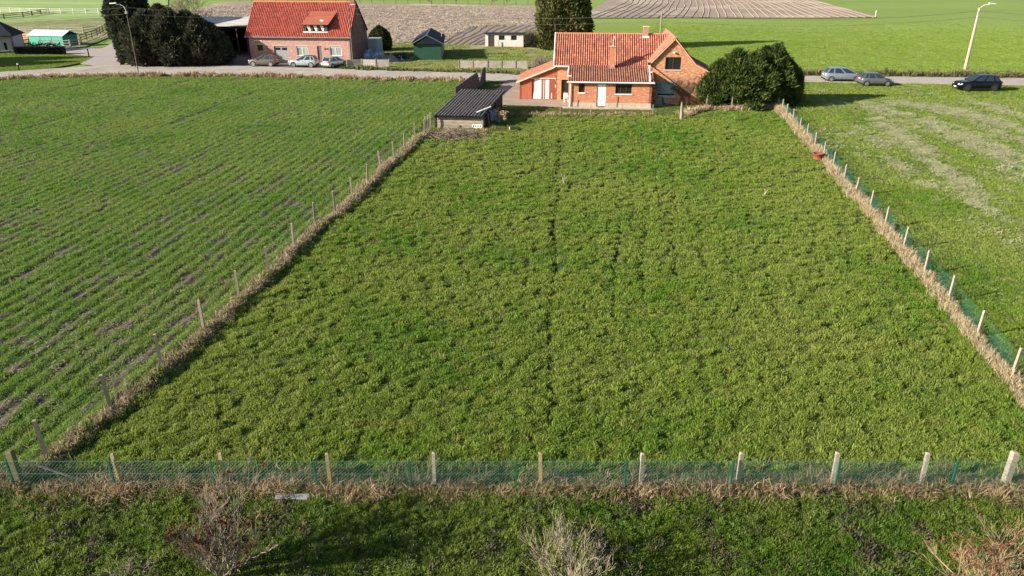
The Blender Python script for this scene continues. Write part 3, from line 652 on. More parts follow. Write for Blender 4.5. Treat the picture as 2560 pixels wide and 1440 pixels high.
part('entry_door', mat('dark_green_door', (.015, .025, .02), .5), h, lambda m: wg.box(m, .74, 1.48, .16, .2, .06, 2.13))
part('entry_panel', M_brown, h, lambda m: wg.box(m, .80, 1.2, .13, .158, .1, .95))
part('door_soldier_course', mat('soldier_brick', (.60, .25, .12), .9), h, lambda m: wg.box(m, .55, 1.58, -.02, -.003, 2.17, 2.45))
wb = Wall((-5.65, 4.2), (-1.83, 4.2)); gd = [(1.33, 3.78, .06, 2.18)]
wb.build('garage_wall', M_brick_red, h, 0, [(0, 1.92), (3.82, 3.5)], gd)
part('garage_lintel', M_stain, h, lambda m: wb.box(m, 1.15, 3.95, -.02, -.003, 2.2, 2.34))
# garage doors: white painted boards with the brown showing through
M_worn = mat('worn_door', (.80, .78, .76), .7)
def gboards(a0, a1, side, white):
    g_ = bpy.data.objects.new('garage_door', None); COL.objects.link(g_); g_.parent = h
    n = int(round((a1 - a0) / .13)); bw = (a1 - a0) / n
    for i in range(n):
        mb = MB(); wb.box(mb, a0 + i * bw + .006, a0 + (i + 1) * bw - .006, .08, .11, .08, 2.16)
        mb.build('board', M_worn if i in white else mat_red, g_)
mat_red = mat('red_brown_board', (.27, .055, .035), .7, (.36, .11, .07), 6)
gboards(1.35, 2.50, 0, (2, 3, 4, 5, 6, 7)); gboards(2.53, 3.76, 1, (0, 2, 3, 4))
part('garage_post', mat_red, h, lambda m: wb.box(m, 2.49, 2.54, .05, .079, .08, 2.16))
part('paint_patch', M_worn, h, lambda m: m.slab([wb.P(1.45, .075, .1), wb.P(1.63, .075, .1), wb.P(1.63, .075, .9), wb.P(1.55, .075, .8)], .004)); part('paint_patch', M_worn, h, lambda m: m.slab([wb.P(3.45, .075, .12), wb.P(3.55, .075, .12), wb.P(3.53, .075, .75), wb.P(3.46, .075, .7)], .004))
part('house_plate', M_white, h, lambda m: wg.box(m, .05, .12, -.02, -.002, 1.3, 1.6))
Wall((-5.65, 11.2), (-5.65, 4.2)).build('garage_side_wall', M_brick_red, h, 0, 1.92)
Wall((8.25, 11.2), (-5.65, 11.2)).build('rear_wall', M_brick, h, 0, [(0, 3.5), (10.08, 3.5), (13.9, 1.92)])
Wall((-1.83, 11.2), (-1.83, 4.2)).build('upper_end_wall', M_brick, h, 0, [(0, 3.5), (3.6, 6.3), (7, 3.5)])
# gable wing
wf = Wall((8.15, 2.3), (15.0, 2.3)); a_ = 10.43 - 8.15
wo = [(1.48, 3.1, 3.58, 4.83), (.8, 2.78, .85, 2.25)]
wf.build('gable_wall', M_brick, h, 0, [(0, 4.25), (a_, 6.5), (4.52, 4.12), (5.82, 3.38), (6.85, 2.95)], wo)
wf.window(h, wo[0], M_brown, M_glass, M_sill, 2); w2 = wf.window(h, wo[1], M_white, M_glass, M_sill, 1, d=.14)
w2['label'] = 'ground floor window with grey roller shutter down'
M_shut = mat('grey_shutter', (.26, .36, .40), .5)
for k in range(11):
    mb = MB(); wf.box(mb, .84, 2.74, .05, .075, 1.12 + k * .1, 1.21 + k * .1); mb.build('shutter_slat', M_shut, w2)
part('shutter_box', M_shut, h, lambda m: wf.box(m, .8, 2.78, -.03, .10, 2.26, 2.42))
part('dark_plinth_patch', M_panel, h, lambda m: wf.box(m, .75, 2.2, -.02, -.002, 0, .72))
part('outside_lamp', M_white, h, lambda m: wf.box(m, a_ - .08, a_ + .08, -.22, -.0, 5.22, 5.36))
Wall((8.15, 12), (8.15, 2.3)).build('gable_side_wall', M_brick, h, 0, 4.25)
Wall((15, 2.3), (15, 12)).build('gable_right_wall', M_brick, h, 0, 2.95)
Wall((15, 12), (8.15, 12)).build('gable_rear_wall', M_brick, h, 0, [(0, 2.95), (1.03, 3.38), (2.33, 4.12), (15 - 10.43, 6.5), (6.85, 4.25)])
# roofs
def slope_tiles(name, m, parent, p_eave, p_ridge, U, Lu, **k):
    a, b = Vector(p_eave), Vector(p_ridge); return tiles(name, m, parent, a, U, b - a, Lu, (b - a).length, **k)
def under(parent, a, b, U, Lu, m=M_dark, t=.08):
    a, b, U = Vector(a), Vector(b), Vector(U).normalized() * Lu; N = U.cross(b - a).normalized() * -.02
    mb = MB(); mb.slab([a + N, a + U + N, b + U + N, b + N], t); return mb.build('roof_deck', m, parent)
r1 = slope_tiles('upper_roof_tiles', M_tile, h, (-1.95, 3.85, 3.62), (-1.95, 7.5, 6.6), (1, 0, 0), 12.5); under(h, (-1.95, 3.85, 3.62), (-1.95, 7.5, 6.6), (1, 0, 0), 11.5)
r2 = slope_tiles('lower_roof_tiles', M_tile_old, h, (-.35, -.32, 2.60), (-.35, 3.92, 3.69), (1, 0, 0), 8.72, off=40); under(h, (-.35, -.32, 2.60), (-.35, 3.9, 3.68), (1, 0, 0), 8.72)
slope_tiles('rear_roof_tiles', M_tile, h, (10.4, 11.3, 3.45), (10.4, 7.5, 6.6), (-1, 0, 0), 12.35, off=90); under(h, (10.4, 11.3, 3.45), (10.4, 7.5, 6.6), (-1, 0, 0), 12.35)
slope_tiles('garage_roof_tiles', M_tile, h, (-6.0, 11.1, 1.84), (-1.85, 11.1, 3.50), (0, -1, 0), 7.1, off=150, amp=.03); under(h, (-6.0, 11.1, 1.84), (-1.85, 11.1, 3.50), (0, -1, 0), 7.1)
slope_tiles('gable_roof_tiles', M_tile, h, (7.95, 12.0, 4.12), (10.43, 12.0, 6.72), (0, -1, 0), 9.9, off=200, amp=.03, label='sunlit left slope of the gable roof'); under(h, (7.95, 12.0, 4.12), (10.43, 12.0, 6.72), (0, -1, 0), 9.9)
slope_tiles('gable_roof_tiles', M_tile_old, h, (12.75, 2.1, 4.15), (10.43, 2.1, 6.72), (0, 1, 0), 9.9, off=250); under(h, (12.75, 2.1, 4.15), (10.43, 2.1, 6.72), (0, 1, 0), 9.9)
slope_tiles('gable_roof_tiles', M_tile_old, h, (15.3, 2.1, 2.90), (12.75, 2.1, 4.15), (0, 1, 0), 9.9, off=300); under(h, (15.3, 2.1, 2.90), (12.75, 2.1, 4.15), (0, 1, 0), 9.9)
M_ridge = mat('ridge_tile', (.55, .24, .15), .8, (.42, .16, .10), 3)
def ridge(parent, a, b, m=M_ridge, r=.12, step=.4):
    a, b = Vector(a), Vector(b); n = int((b - a).length / step); mb = MB()
    for i in range(n): mb.tube([a + (b - a) * (i / n), a + (b - a) * ((i + .96) / n)], [r * 1.06, r], 6)
    return mb.build('ridge_tiles', m, parent)
ridge(h, (-1.95, 7.5, 6.62), (9.9, 7.5, 6.62)); ridge(h, (10.43, 2.05, 6.78), (10.43, 12.0, 6.78), r=.10)
mb = MB(); mb.slab([(-6.05, 3.98, 1.90), (-6.05, 3.90, 1.90), (-1.83, 3.90, 3.60), (-1.83, 3.98, 3.60)], .16); mb.build('barge_board', mat('cream_board', (.60, .50, .38), .7), h)
mb = MB(); mb.tube([(-1.98, 3.85, 3.72), (-1.98, 7.5, 6.7)], .06, 5); mb.build('verge_strip', M_pvc, h)
mb = MB(); mb.slab([(8.0, 2.08, 4.16), (8.0, 2.04, 4.16), (10.43, 2.04, 6.72), (10.43, 2.08, 6.72)], .1); mb.slab([(10.43, 2.08, 6.72), (10.43, 2.04, 6.72), (12.75, 2.04, 4.15), (12.75, 2.08, 4.15)], .1); mb.slab([(12.75, 2.08, 4.15), (12.75, 2.04, 4.15), (15.3, 2.04, 2.9), (15.3, 2.08, 2.9)], .1); mb.build('gable_edge', mat('pale_brick_edge', (.66, .36, .22), .8), h)
gutter(h, M_pvc, (-.45, -.40, 2.58), (8.45, -.40, 2.58)); gutter(h, M_pvc, (-2.0, 3.78, 3.60), (-.3, 3.78, 3.60))
mb = MB(); mb.tube([(-.12, -.38, 2.5), (-.08, -.12, 2.35), (-.08, -.12, .05)], .055, 6); mb.build('downpipe', M_pvc, h)
mb = MB(); mb.tube([(-.35, 3.72, 3.55), (-.42, 3.3, 3.1), (-.42, .9, 3.0), (-.0, .85, 3.02)], .05, 6); mb.build('downpipe', M_pvc, h)
mb = MB(); mb.tube([(7.98, 2.2, 4.1), (7.98, -.36, 2.72)], .06, 6); mb.tube([(8.1, 2.2, 3.3), (8.4, 2.2, 3.3)], .07, 6); mb.build('downpipe', M_pvc, h)
mb = MB(); mb.box(7.85, 8.05, 1.98, 2.28, 4.05, 4.3); mb.build('gutter_hopper', M_slate, h)
# chimneys
c1 = part('chimney', brick_mat('stack_brick', (.50, .18, .10), (.44, .15, .08), (.46, .22, .14), (.55, .25, .15)), h, lambda m: m.box(3.92, 4.46, 3.1, 3.62, 3.3, 5.7))
part('cap', M_plinth, c1, lambda m: m.box(3.86, 4.52, 3.04, 3.68, 5.7, 5.8)); part('flashing', M_zinc, c1, lambda m: m.box(3.87, 4.51, 3.03, 3.3, 3.48, 3.68))
mb = MB(); mb.tube([(4.24, 3.36, 5.8), (4.24, 3.36, 6.5)], .10, 8); mb.tube([(4.3, 3.36, 6.5), (4.3, 3.36, 6.8)], .06, 8); mb.build('flue', M_zinc, c1)
c2 = part('chimney', brick_mat('back_brick', (.34, .13, .09), (.24, .10, .07), (.5, .4, .33), (.42, .24, .18)), h, lambda m: m.box(7.55, 8.1, 7.15, 7.75, 6.2, 7.35))
part('cap', M_stain, c2, lambda m: m.box(7.5, 8.15, 7.1, 7.8, 7.35, 7.45)); part('flashing', M_white, c2, lambda m: m.box(7.45, 8.2, 7.0, 7.15, 6.15, 6.45))
# climbing shrub on the gable wall
cl = thing('climbing_shrub', 'leafless climbing shrub spread over the orange gable wall beside the shutter window', 'plant', (6.1, 78.1, 0), A)
mb = MB()
def creep(x, z, ang, ln, r, dep):
    pts = [(x, 2.3 - .06 - r, z)]
    for i in range(4):
        ang += rnd.uniform(-.5, .5); x += math.cos(ang) * ln / 4; z = max(.05, z + math.sin(ang) * ln / 4); pts.append((x, 2.3 - .05 - r, z))
    if pts[-1][2] > 3.1 or not (8.2 < x < 14): return
    mb.tube(pts, [r, r * .9, r * .8, r * .7, r * .6], 4)
    if dep < 6:
        for k in range(rnd.choice((2, 2, 3))): j = rnd.randint(2, 4); creep(pts[j][0], pts[j][2], ang + rnd.uniform(-1.0, 1.0), ln * rnd.uniform(.65, .95), r * .72, dep + 1)
for bx in (8.5, 11.4, 11.9, 12.4, 13.2): creep(bx, .0, PI / 2 + rnd.uniform(-.3, .3), .95, .045, 0 if bx > 9 else 1)
for bx in (8.45, 8.55, 8.65): creep(bx, .8, PI / 2, .8, .02, 2)
creep(8.7, 2.45, .0, 1.5, .018, 1); creep(9.6, 2.5, .1, 1.2, .018, 1)
mb.build('stem', mat('vine_bark', (.13, .075, .05), .9), cl)

# ------------------------------------------------------------ the red-roofed house across the road
A2 = math.radians(-5.2)
H2 = thing('red_roof_house', 'pink brick house with big red pantiled roof and dormer, cars parked at its front', 'house', (-39.0, 114.4, 0), A2)
h = H2
wl_ = Wall((0, 0), (15.5, 0))
fo = [(1.42, 2.26, 1.76, 2.56), (3.9, 6.05, .05, 2.42), (7.36, 9.05, 1.12, 2.46), (10.44, 11.12, .1, 2.46), (12.36, 14.1, 1.15, 2.46)]
wl_.build('front_wall', M_brick_pink, h, 0, 3.86, fo)
wl_.window(h, fo[0], M_slate, M_glass, None, 1)
M_shade = mat('roller_box', (.42, .41, .39), .6)
for o in (fo[2], fo[4]):
    w = wl_.window(h, (o[0], o[1], o[2], o[3] - .22), M_white, M_glassb, M_sill, 2)
    mb = MB(); wl_.box(mb, o[0], o[1], .06, .2, o[3] - .22, o[3]); mb.build('roller_box', M_shade, w)
for o in (fo[1], fo[2], fo[4], fo[0]): part('lintel', M_sill, h, lambda m: wl_.box(m, o[0] - .12, o[1] + .12, -.02, -.002, o[3], o[3] + .12))
gdr = part('garage_door', mat('grey_door', (.30, .29, .29), .6), h, lambda m: wl_.box(m, 3.92, 6.03, .12, .16, .06, 2.4))
for k in range(2): part('pane', M_glass, gdr, lambda m: wl_.box(m, 4.1 + k * 1.0, 4.85 + k * 1.0, .105, .119, 1.85, 2.2))
dd = part('front_door', mat('grey_brown_door', (.15, .14, .135), .6), h, lambda m: wl_.box(m, 10.46, 11.1, .12, .16, .12, 2.44)); part('handle', M_zinc, dd, lambda m: wl_.box(m, 10.98, 11.02, .08, .12, 1.1, 1.2))
part('doorstep', M_sill, h, lambda m: wl_.box(m, 10.2, 11.4, -.5, -.0, .045, .12))
for k in (11.55, 11.9): part('wall_ornament', M_brown, h, lambda m: wl_.box(m, k, k + .2, -.08, -.0, 2.0 + (k > 11.7) * .05, 2.18))
part('white_strip', M_white, h, lambda m: wl_.box(m, 1.0, 2.25, -.03, -.002, 3.12, 3.2))
gt = [(0, 3.86), (4.35, 8.15), (9.2, 4.15)]
we = Wall((15.5, 0), (15.5, 9.2)); go_ = [(1.75, 2.15, 3.9, 4.95), (7.6, 8.05, 3.9, 5.0)]
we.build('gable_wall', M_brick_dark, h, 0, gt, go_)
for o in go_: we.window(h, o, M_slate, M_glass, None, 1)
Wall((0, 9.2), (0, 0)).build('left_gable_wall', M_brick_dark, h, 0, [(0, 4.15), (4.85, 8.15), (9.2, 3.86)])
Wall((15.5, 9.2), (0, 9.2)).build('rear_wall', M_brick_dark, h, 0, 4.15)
slope_tiles('roof_tiles', M_tile_red, h, (-.15, -.35, 3.72), (-.15, 4.35, 8.28), (1, 0, 0), 15.8, cw=.26, ch=.36); under(h, (-.15, -.35, 3.72), (-.15, 4.35, 8.28), (1, 0, 0), 15.8)
slope_tiles('roof_tiles', M_tile_red, h, (15.65, 9.5, 4.0), (15.65, 4.35, 8.28), (-1, 0, 0), 15.8, cw=.3, ch=.36, off=80); under(h, (15.65, 9.5, 4.0), (15.65, 4.35, 8.28), (-1, 0, 0), 15.8)
ridge(h, (-.15, 4.35, 8.30), (15.65, 4.35, 8.30), mat('red_ridge', (.62, .20, .11), .8))
gutter(h, M_zinc, (-.2, -.42, 3.68), (15.7, -.42, 3.68)); mb = MB(); mb.tube([(.15, -.4, 3.6), (.15, -.1, 3.4), (.15, -.1, .1)], .05, 6); mb.build('downpipe', M_slate, h)
mb = MB(); mb.tube([(15.45, -.35, 3.6), (15.4, -.08, 3.35), (15.4, -.08, .1)], .05, 6); mb.build('downpipe', M_zinc, h)
c = part('chimney', M_brick_dark, h, lambda m: m.box(14.75, 15.4, 4.0, 4.7, 8.0, 9.6)); part('flashing', M_sill, c, lambda m: m.box(14.7, 15.45, 3.9, 4.02, 7.75, 8.05))
# dormer
D = bpy.data.objects.new('dormer', None); COL.objects.link(D); D.parent = h
wd = Wall((8.65, .3), (12.15, .3)); do = [(.35 + k * 1.0, 1.0 + k * 1.0, 4.5, 5.3) for k in range(3)]
wd.build('dormer_front', M_dwood, D, 4.3, 5.5, do, t=.12)
for k, o in enumerate(do):
    part('pane', M_glass, D, lambda m: wd.box(m, o[0], o[1], .08, .1, o[2], o[3]))
    part('curtain', M_white, D, lambda m: m.slab([wd.P(o[0] + .05, .06, o[3]), wd.P(o[0] + .40, .06, o[2] + .05), wd.P(o[1] - .02, .06, o[2] + .05), wd.P(o[1] - .08, .06, o[3])], .01))
part('dormer_sill', M_white, D, lambda m: wd.box(m, -.1, 3.6, -.14, -.01, 4.33, 4.46))
for x_ in (8.7, 12.15): part('dormer_cheek', M_slate, D, lambda m: m.slab([(x_, .3, 4.3), (x_, .3, 5.5), (x_, 2.95, 6.9)], .08))
slope_tiles('dormer_tiles', mat('flat_tile', (.42, .13, .08), .8, (.34, .10, .06), 4), D, (8.5, -.08, 5.42), (9.1, 3.0, 7.06), (1, 0, 0), 3.9, cw=.3, ch=.3, amp=.02, left=lambda v: 0, right=lambda v: 3.95 - .0 * v)
mb = MB(); mb.slab([(8.5, -.08, 5.40), (12.4, -.08, 5.40), (13.0, 2.98, 7.02), (9.1, 2.98, 7.02)], .08); mb.build('dormer_deck', M_slate, D)
part('roof_patch', M_white, D, lambda m: m.slab([(11.0, .75, 5.95), (11.5, .60, 5.87), (11.6, .8, 5.98), (11.1, .95, 6.06)], .03))
# small rear extension
part('rear_extension', mat('white_boarding', (.42, .42, .42), .8), h, lambda m: m.box(15.0, 17.0, 9.25, 12.5, 0, 2.6))

# ------------------------------------------------------------ open barn left of it
B = thing('open_barn', 'dark open-fronted barn with pale sheet roof left of the red-roofed house', 'barn', (-47.2, 124, 0), math.radians(-4))
part('side_wall', M_dwood, B, lambda m: m.box(-.1, .1, .2, 14, 0, 4.5)); part('back_wall', M_dwood, B, lambda m: m.box(-.1, 7.2, 13.8, 14, 0, 4.5)); part('side_wall', M_dwood, B, lambda m: m.box(7.0, 7.2, .2, 14, 0, 4.5))
part('roof', mat('cream_sheet', (.55, .46, .34), .6, (.60, .62, .64), .3), B, lambda m: m.slab([(-.3, -.4, 4.55), (7.4, -.4, 4.55), (7.4, 14.2, 4.95), (-.3, 14.2, 4.95)], .12))
for x_ in (0, 3.5, 6.9): part('post', M_dwood, B, lambda m: m.box(x_ - .1, x_ + .1, .0, .18, 0, 4.42))
part('beam', M_dwood, B, lambda m: m.box(-.1, 7.1, -.05, .2, 4.1, 4.4))
part('tool_rack', M_wood, B, lambda m: [m.box(1 + k * 1.1, 1.1 + k * 1.1, 9, 9.1, .5, 2.6 + .3 * (k % 2)) for k in range(5)])
S_ = thing('brick_barn', 'red brick outbuilding with grey corrugated roof half hidden by the dark trees', 'barn', (-54.5, 122.8, 0), math.radians(-4))
part('wall', M_brick_red, S_, lambda m: m.box(0, 7.0, 0, 13, 0, 4.1)); [part('wall_bracket', M_white, S_, lambda m: m.box(5.4 + k * .25, 5.5 + k * .25, -.1, -.0, 2.2 - k * .35, 2.5 - k * .35)) for k in range(3)]
mb = MB(); n = 22
vs = []; fs = []
for j, (y_, z_) in enumerate(((-.5, 4.2), (13.4, 5.0))):
    for i in range(n * 2 + 1): vs.append((-.4 + i * 7.6 / (n * 2), y_, z_ + .09 * (i % 2)))
k = n * 2 + 1; fs = [(i, i + 1, k + i + 1, k + i) for i in range(k - 1)]
mb.add(vs, fs); mb.build('corrugated_roof', mat('grey_sheet', (.36, .35, .35), .7, (.48, .47, .47), .6), S_)

# ------------------------------------------------------------ green garden building, white hut
Gs = thing('green_shed', 'dark green boarded shed with black pitched roof in the garden across the road', 'shed', (-14.85, 116.6, 0), math.radians(3))
GL, GW = 13.0, 4.15
nb = 15
for k in range(nb):
    part('board', M_green, Gs, lambda m: m.box(.02, GW - .02, -.012 + .006 * (k % 2), .05, k * 2.45 / nb + .004, (k + 1) * 2.45 / nb - .012))
part('wall', M_green, Gs, lambda m: m.box(0, GW, .052, GL, 0, 2.44))
part('side_boarding', mat('grey_boards', (.20, .20, .18), .8, (.28, .27, .24), 3, stretch=(1, .3, 6)), Gs, lambda m: [m.box(GW + .003, GW + .03, .1 + k * .8, .1 + (k + 1) * .8 - .03, .05, 2.4) for k in range(16)])
for k in range(9):     # slatted gable
    z0 = 2.47 + k * .12; hw = 2.15 * (1 - k / 9.6)
    part('gable_slat', M_slate, Gs, lambda m: m.box(GW / 2 - hw, GW / 2 + hw, -.35, -.3, z0, z0 + .10))
part('gable_back', M_dark, Gs, lambda m: m.slab([(-.15, -.28, 2.44), (GW + .15, -.28, 2.44), (GW / 2, -.28, 3.6)], .05))
for s_, nm in ((-1, 0), (1, 1)):
    x_ = GW / 2 + s_ * (GW / 2 + .35); part('roof_slope', M_slate, Gs, lambda m: m.slab([(x_, -.4, 2.42), (x_, GL + .3, 2.42), (GW / 2, GL + .3, 3.72), (GW / 2, -.4, 3.72)][::s_], .07))
part('roof_trim', M_zinc, Gs, lambda m: [m.tube([(GW / 2, -.42, 3.74), (GW / 2, GL + .3, 3.74)], .045, 5), m.tube([(GW / 2, -.42, 3.74), (GW + .55, -.42, 2.42)], .04, 5), m.tube([(GW / 2, -.42, 3.74), (-.35, -.42, 2.42)], .03, 5)])
part('vent_pipe', M_zinc, Gs, lambda m: m.tube([(GW - .1, 6, 2.9), (GW - .1, 6, 3.6)], .05, 6))
Wh = thing('white_hut', 'whitewashed block hut with flat dark roof, in front of the ploughed plot', 'hut', (-4.67, 135.6, 0), math.radians(-3))
ww = Wall((0, 0), (6.65, 0)); wo = [(.52, 1.6, .02, 2.02), (2.38, 3.4, 1.25, 2.0), (4.5, 5.5, 1.25, 2.0)]
M_wash = brick_mat('whitewashed_block', (.74, .71, .66), (.68, .65, .60), (.50, .46, .40), (.42, .38, .33), (.56, .68), scale=.42)
ww.build('front_wall', M_wash, Wh, 0, 2.25, wo, t=.2); part('walls', M_wash, Wh, lambda m: [m.box(0, .2, .2, 3.6, 0, 2.2), m.box(6.45, 6.65, .2, 3.6, 0, 2.2), m.box(.2, 6.45, 3.4, 3.6, 0, 2.2)])
ww.window(Wh, wo[1], M_dwood, M_glass, None, 2, f=.05); ww.window(Wh, wo[2], M_dwood, M_glass, None, 2, f=.05)
part('door', mat('grey_plank_door', (.05, .038, .034), .9, (.09, .07, .06), 5), Wh, lambda m: [m.box(.54 + k * .21, .54 + k * .21 + .2, .08, .12, .04, 2.0) for k in range(5)])
part('roof', M_slate, Wh, lambda m: m.slab([(-.15, -.25, 2.32), (6.9, -.25, 2.32), (6.9, 3.8, 2.2), (-.15, 3.8, 2.2)], .09))
part('base_course', M_brick_red, Wh, lambda m: m.box(0, 6.65, -.03, -.003, 0, .16))
part('post', M_wood, Wh, lambda m: m.box(2.35, 2.45, -.3, -.2, 0, 1.1))

# ------------------------------------------------------------ field shed in the paddock corner
sa = math.atan2(-.55, 4.3)
Sh = thing('field_shed', 'low paddock shed with dark corrugated sheet roof and pale plank front', 'shed', (-6.96, 67.5, 0), sa)
SW, SL = 4.35, 9.3; sk = .75       # roof runs back and up, slightly skewed
for k, zz in enumerate((0.05, .3, .55, .8)):
    part('plank', mat('pale_plank', (.42, .35, .28), .9, (.22, .18, .14), 3, stretch=(.5, 1, 5)) if k == 0 else bpy.data.materials['pale_plank'], Sh, lambda m: m.box(.08, SW - .1, -.04 + .015 * (k % 2), .02, zz, zz + .225))
part('top_rail', M_white, Sh, lambda m: m.box(.02, SW - .02, -.07, -.03, 1.035, 1.1)); part('post', M_dwood, Sh, lambda m: m.box(-.08, .06, -.1, .06, 0, 1.2)); part('post', M_wood, Sh, lambda m: m.box(SW - .08, SW + .06, -.1, .06, 0, 1.12))
part('broken_white_board', M_white, Sh, lambda m: [m.box(3.4, 4.28, -.09, -.06, .38, .46), m.box(3.4, 4.28, -.09, -.06, .12, .2)] + [m.box(3.4 + k * .2, 3.48 + k * .2, -.09, -.06, .2, .38) for k in range(5)])
part('side_wall', M_dwood, Sh, lambda m: m.slab([(0, .03, 0), (0, .03, 1.12), (.5, SL, 1.85), (.5, SL, 0)], .06)); part('side_wall', M_dwood, Sh, lambda m: m.slab([(SW - .25, 2.2, 0), (SW - .25, 2.2, 1.25), (SW + .45, SL, 1.85), (SW + .45, SL, 0)], .06))
for y_ in (0, 3, 6, 9): part('post', M_dwood, Sh, lambda m: m.box(SW + y_ * .06 - .12, SW + y_ * .06 - .02, y_, y_ + .1, 0, 1.1 + y_ * .08))
part('rear_wall', M_dwood, Sh, lambda m: m.box(.5, SW + .45, SL - .05, SL, 0, 1.85))
M_crest = mat('sunlit_crest', (.32, .30, .28), .8, (.18, .165, .15), 2.5)  # paler copy of the sheet, paints sunlight on the sunward side of the waves
M_corr = mat('old_corrugated', (.10, .09, .085), .75, (.15, .14, .13), 1.5, (.06, .055, .05), .8)
for c_ in range(5):
    mb = MB(); ncor = 3; w_ = (SW + .2) / 5; vs = []; m_ = ncor * 6 + 1
    for j in range(9):
        t = j / 8; zr = 1.16 + .80 * t + rnd.uniform(-.01, .01)
        for i in range(m_): vs.append((-.12 + sk * t + c_ * w_ + (w_ + .03) * i / (m_ - 1), -.28 + (SL + .5) * t, zr + .085 * math.sin(i * PI / 3) + .01 * (c_ % 2)))
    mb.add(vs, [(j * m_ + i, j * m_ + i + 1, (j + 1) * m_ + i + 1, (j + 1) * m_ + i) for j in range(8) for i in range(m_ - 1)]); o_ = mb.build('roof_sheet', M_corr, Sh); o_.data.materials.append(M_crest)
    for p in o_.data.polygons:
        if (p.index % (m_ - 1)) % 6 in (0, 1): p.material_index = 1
part('fascia', M_dark, Sh, lambda m: m.box(-.1, SW + .08, -.27, -.22, 1.0, 1.13))
ls = part('loose_sheet', mat('light_sheet', (.50, .50, .50), .5), Sh, lambda m: m.slab([(SW - .75, 1.0, 1.36), (SW + .35, 2.6, 1.62), (SW + .45, 2.3, 1.60), (SW - .6, .7, 1.34)], .03), label='loose pale strip lying on the roof edge')
# ------------------------------------------------------------ walls and garden fences of concrete
def panel_run(root, pts, h0, m, mp, npl=3, post=.09, pane='panel', cap=0, V=None):
    for (x0, y0), (x1, y1) in zip(pts[:-1], pts[1:]):
        W = Wall((x0, y0), (x1, y1))
        for k in range(npl):
            mb = MB(); W.box(mb, post, W.L - post, -.02 + .006 * (k % 2), .025, .02 + k * (h0 - .04) / npl + .006, .02 + (k + 1) * (h0 - .04) / npl - .006); mb.build(pane, m, root)
    for i, (x, y) in enumerate(pts):
        mb = MB(); mb.box(x - post, x + post, y - post * .8, y + post * .8, 0, h0 + .06); mb.build('post', mp, root)
z4_ = lambda a, b: (900 + a / 5.12, b / 5.12); z3_ = lambda a, b: (600 + a / 6.4, b / 6.4)
fA = thing('panel_fence', 'three-bay concrete panel fence beside the gable of the red-roofed house', 'fence')
panel_run(fA, [G(*z3_(a, b)) for a, b in ((1715, 1088), (1955, 1080), (2175, 1085), (2385, 1085))], 1.15, M_panel, M_conc_post)
fB = thing('panel_fence', 'long five-bay concrete panel fence along the verge, behind the road', 'fence')
pb = [G(*z4_(a, b)) for a, b in ((1265, 877), (1445, 878), (1630, 880), (1808, 880), (1990, 881), (2140, 882))]
panel_run(fB, pb, 1.08, M_panel, M_conc_post, npl=2)
for (x0, y0), (x1, y1) in zip(pb[:-1], pb[1:]):
    W = Wall((x0, y0), (x1, y1))
    mb = MB(); [W.box(mb, .12 + k * (W.L - .24) / 11, .12 + (k + .55) * (W.L - .24) / 11, -.02, .02, 1.04, 1.12) for k in range(11)]; mb.build('top_fringe', M_panel, fB)
# dark block wall with notch beside the drive
fC = thing('block_wall', 'dark concrete block wall with a V-shaped notch between the shed and the road', 'wall')
wa = [(-6.0, 79.5), (-3.35, 95.6)]; W = Wall(wa[1], wa[0]); Lw = W.L; nbk = int(Lw / .6)
T_ = lambda a: float(np.interp(a, [0, 2.2, 2.6, 4.2, 4.21, Lw], [1.75, 1.75, 1.3, .35, 1.7, 1.7])) if False else float(np.interp(a, [0, 2.0, 3.6, 4.6, 5.2, Lw], [1.85, 1.8, .55, 1.55, 1.85, 1.8]))
for j in range(6):
    for i in range(nbk):
        a0, a1 = i * Lw / nbk, (i + 1) * Lw / nbk; z0 = j * .31
        t0, t1 = min(z0 + .31, T_(a0)), min(z0 + .31, T_(a1))
        if t0 <= z0 + .02 and t1 <= z0 + .02: continue
        t0, t1 = max(t0, z0 + .02), max(t1, z0 + .02); e = .02; d = rnd.uniform(-.01, .01); mb = MB()
        v = [W.P(a0 + e, -.05 + d, z0 + e), W.P(a1 - e, -.05 + d, z0 + e), W.P(a1 - e, -.05 + d, t1 - .01), W.P(a0 + e, -.05 + d, t0 - .01)]; w = [(p[0] - .12 * W.n.x * -1, p[1] + .12 * W.n.y, p[2]) for p in v]
        mb.add(v + w, [(0, 1, 2, 3), (7, 6, 5, 4), (0, 4, 5, 1), (1, 5, 6, 2), (2, 6, 7, 3), (3, 7, 4, 0)]); mb.build('block', M_panel_dark, fC)
# corner house far left
A3 = math.radians(14)
H3 = thing('corner_house', 'light grey rendered house with black tiled roof at the far left edge', 'house', (-92.76, 124.1, 0), A3)
wc = Wall((0, 0), (11.5, 0)); co = [(8.4, 8.95, .45, 1.75), (10.0, 10.55, .45, 1.75), (6.6, 7.15, .45, 1.75)]
M_rend = mat('pale_render', (.44, .40, .40), .9, (.38, .35, .35), 2)
wc.build('front_wall', M_rend, H3, 0, 2.95, co)
for o in co: wc.window(H3, o, M_white, M_glass, M_sill, 1)
Wall((11.5, 0), (11.5, 5)).build('end_wall', M_rend, H3, 0, 2.95); Wall((11.5, 5), (0, 5)).build('rear_wall', M_rend, H3, 0, 2.95)
Wall((0, 5), (0, 0)).build('left_wall', M_rend, H3, 0, [(0, 2.95), (2.5, 5.0), (5, 2.95)])
part('base_course', M_slate, H3, lambda m: wc.box(m, 0, 11.5, -.04, -.003, 0, .3))
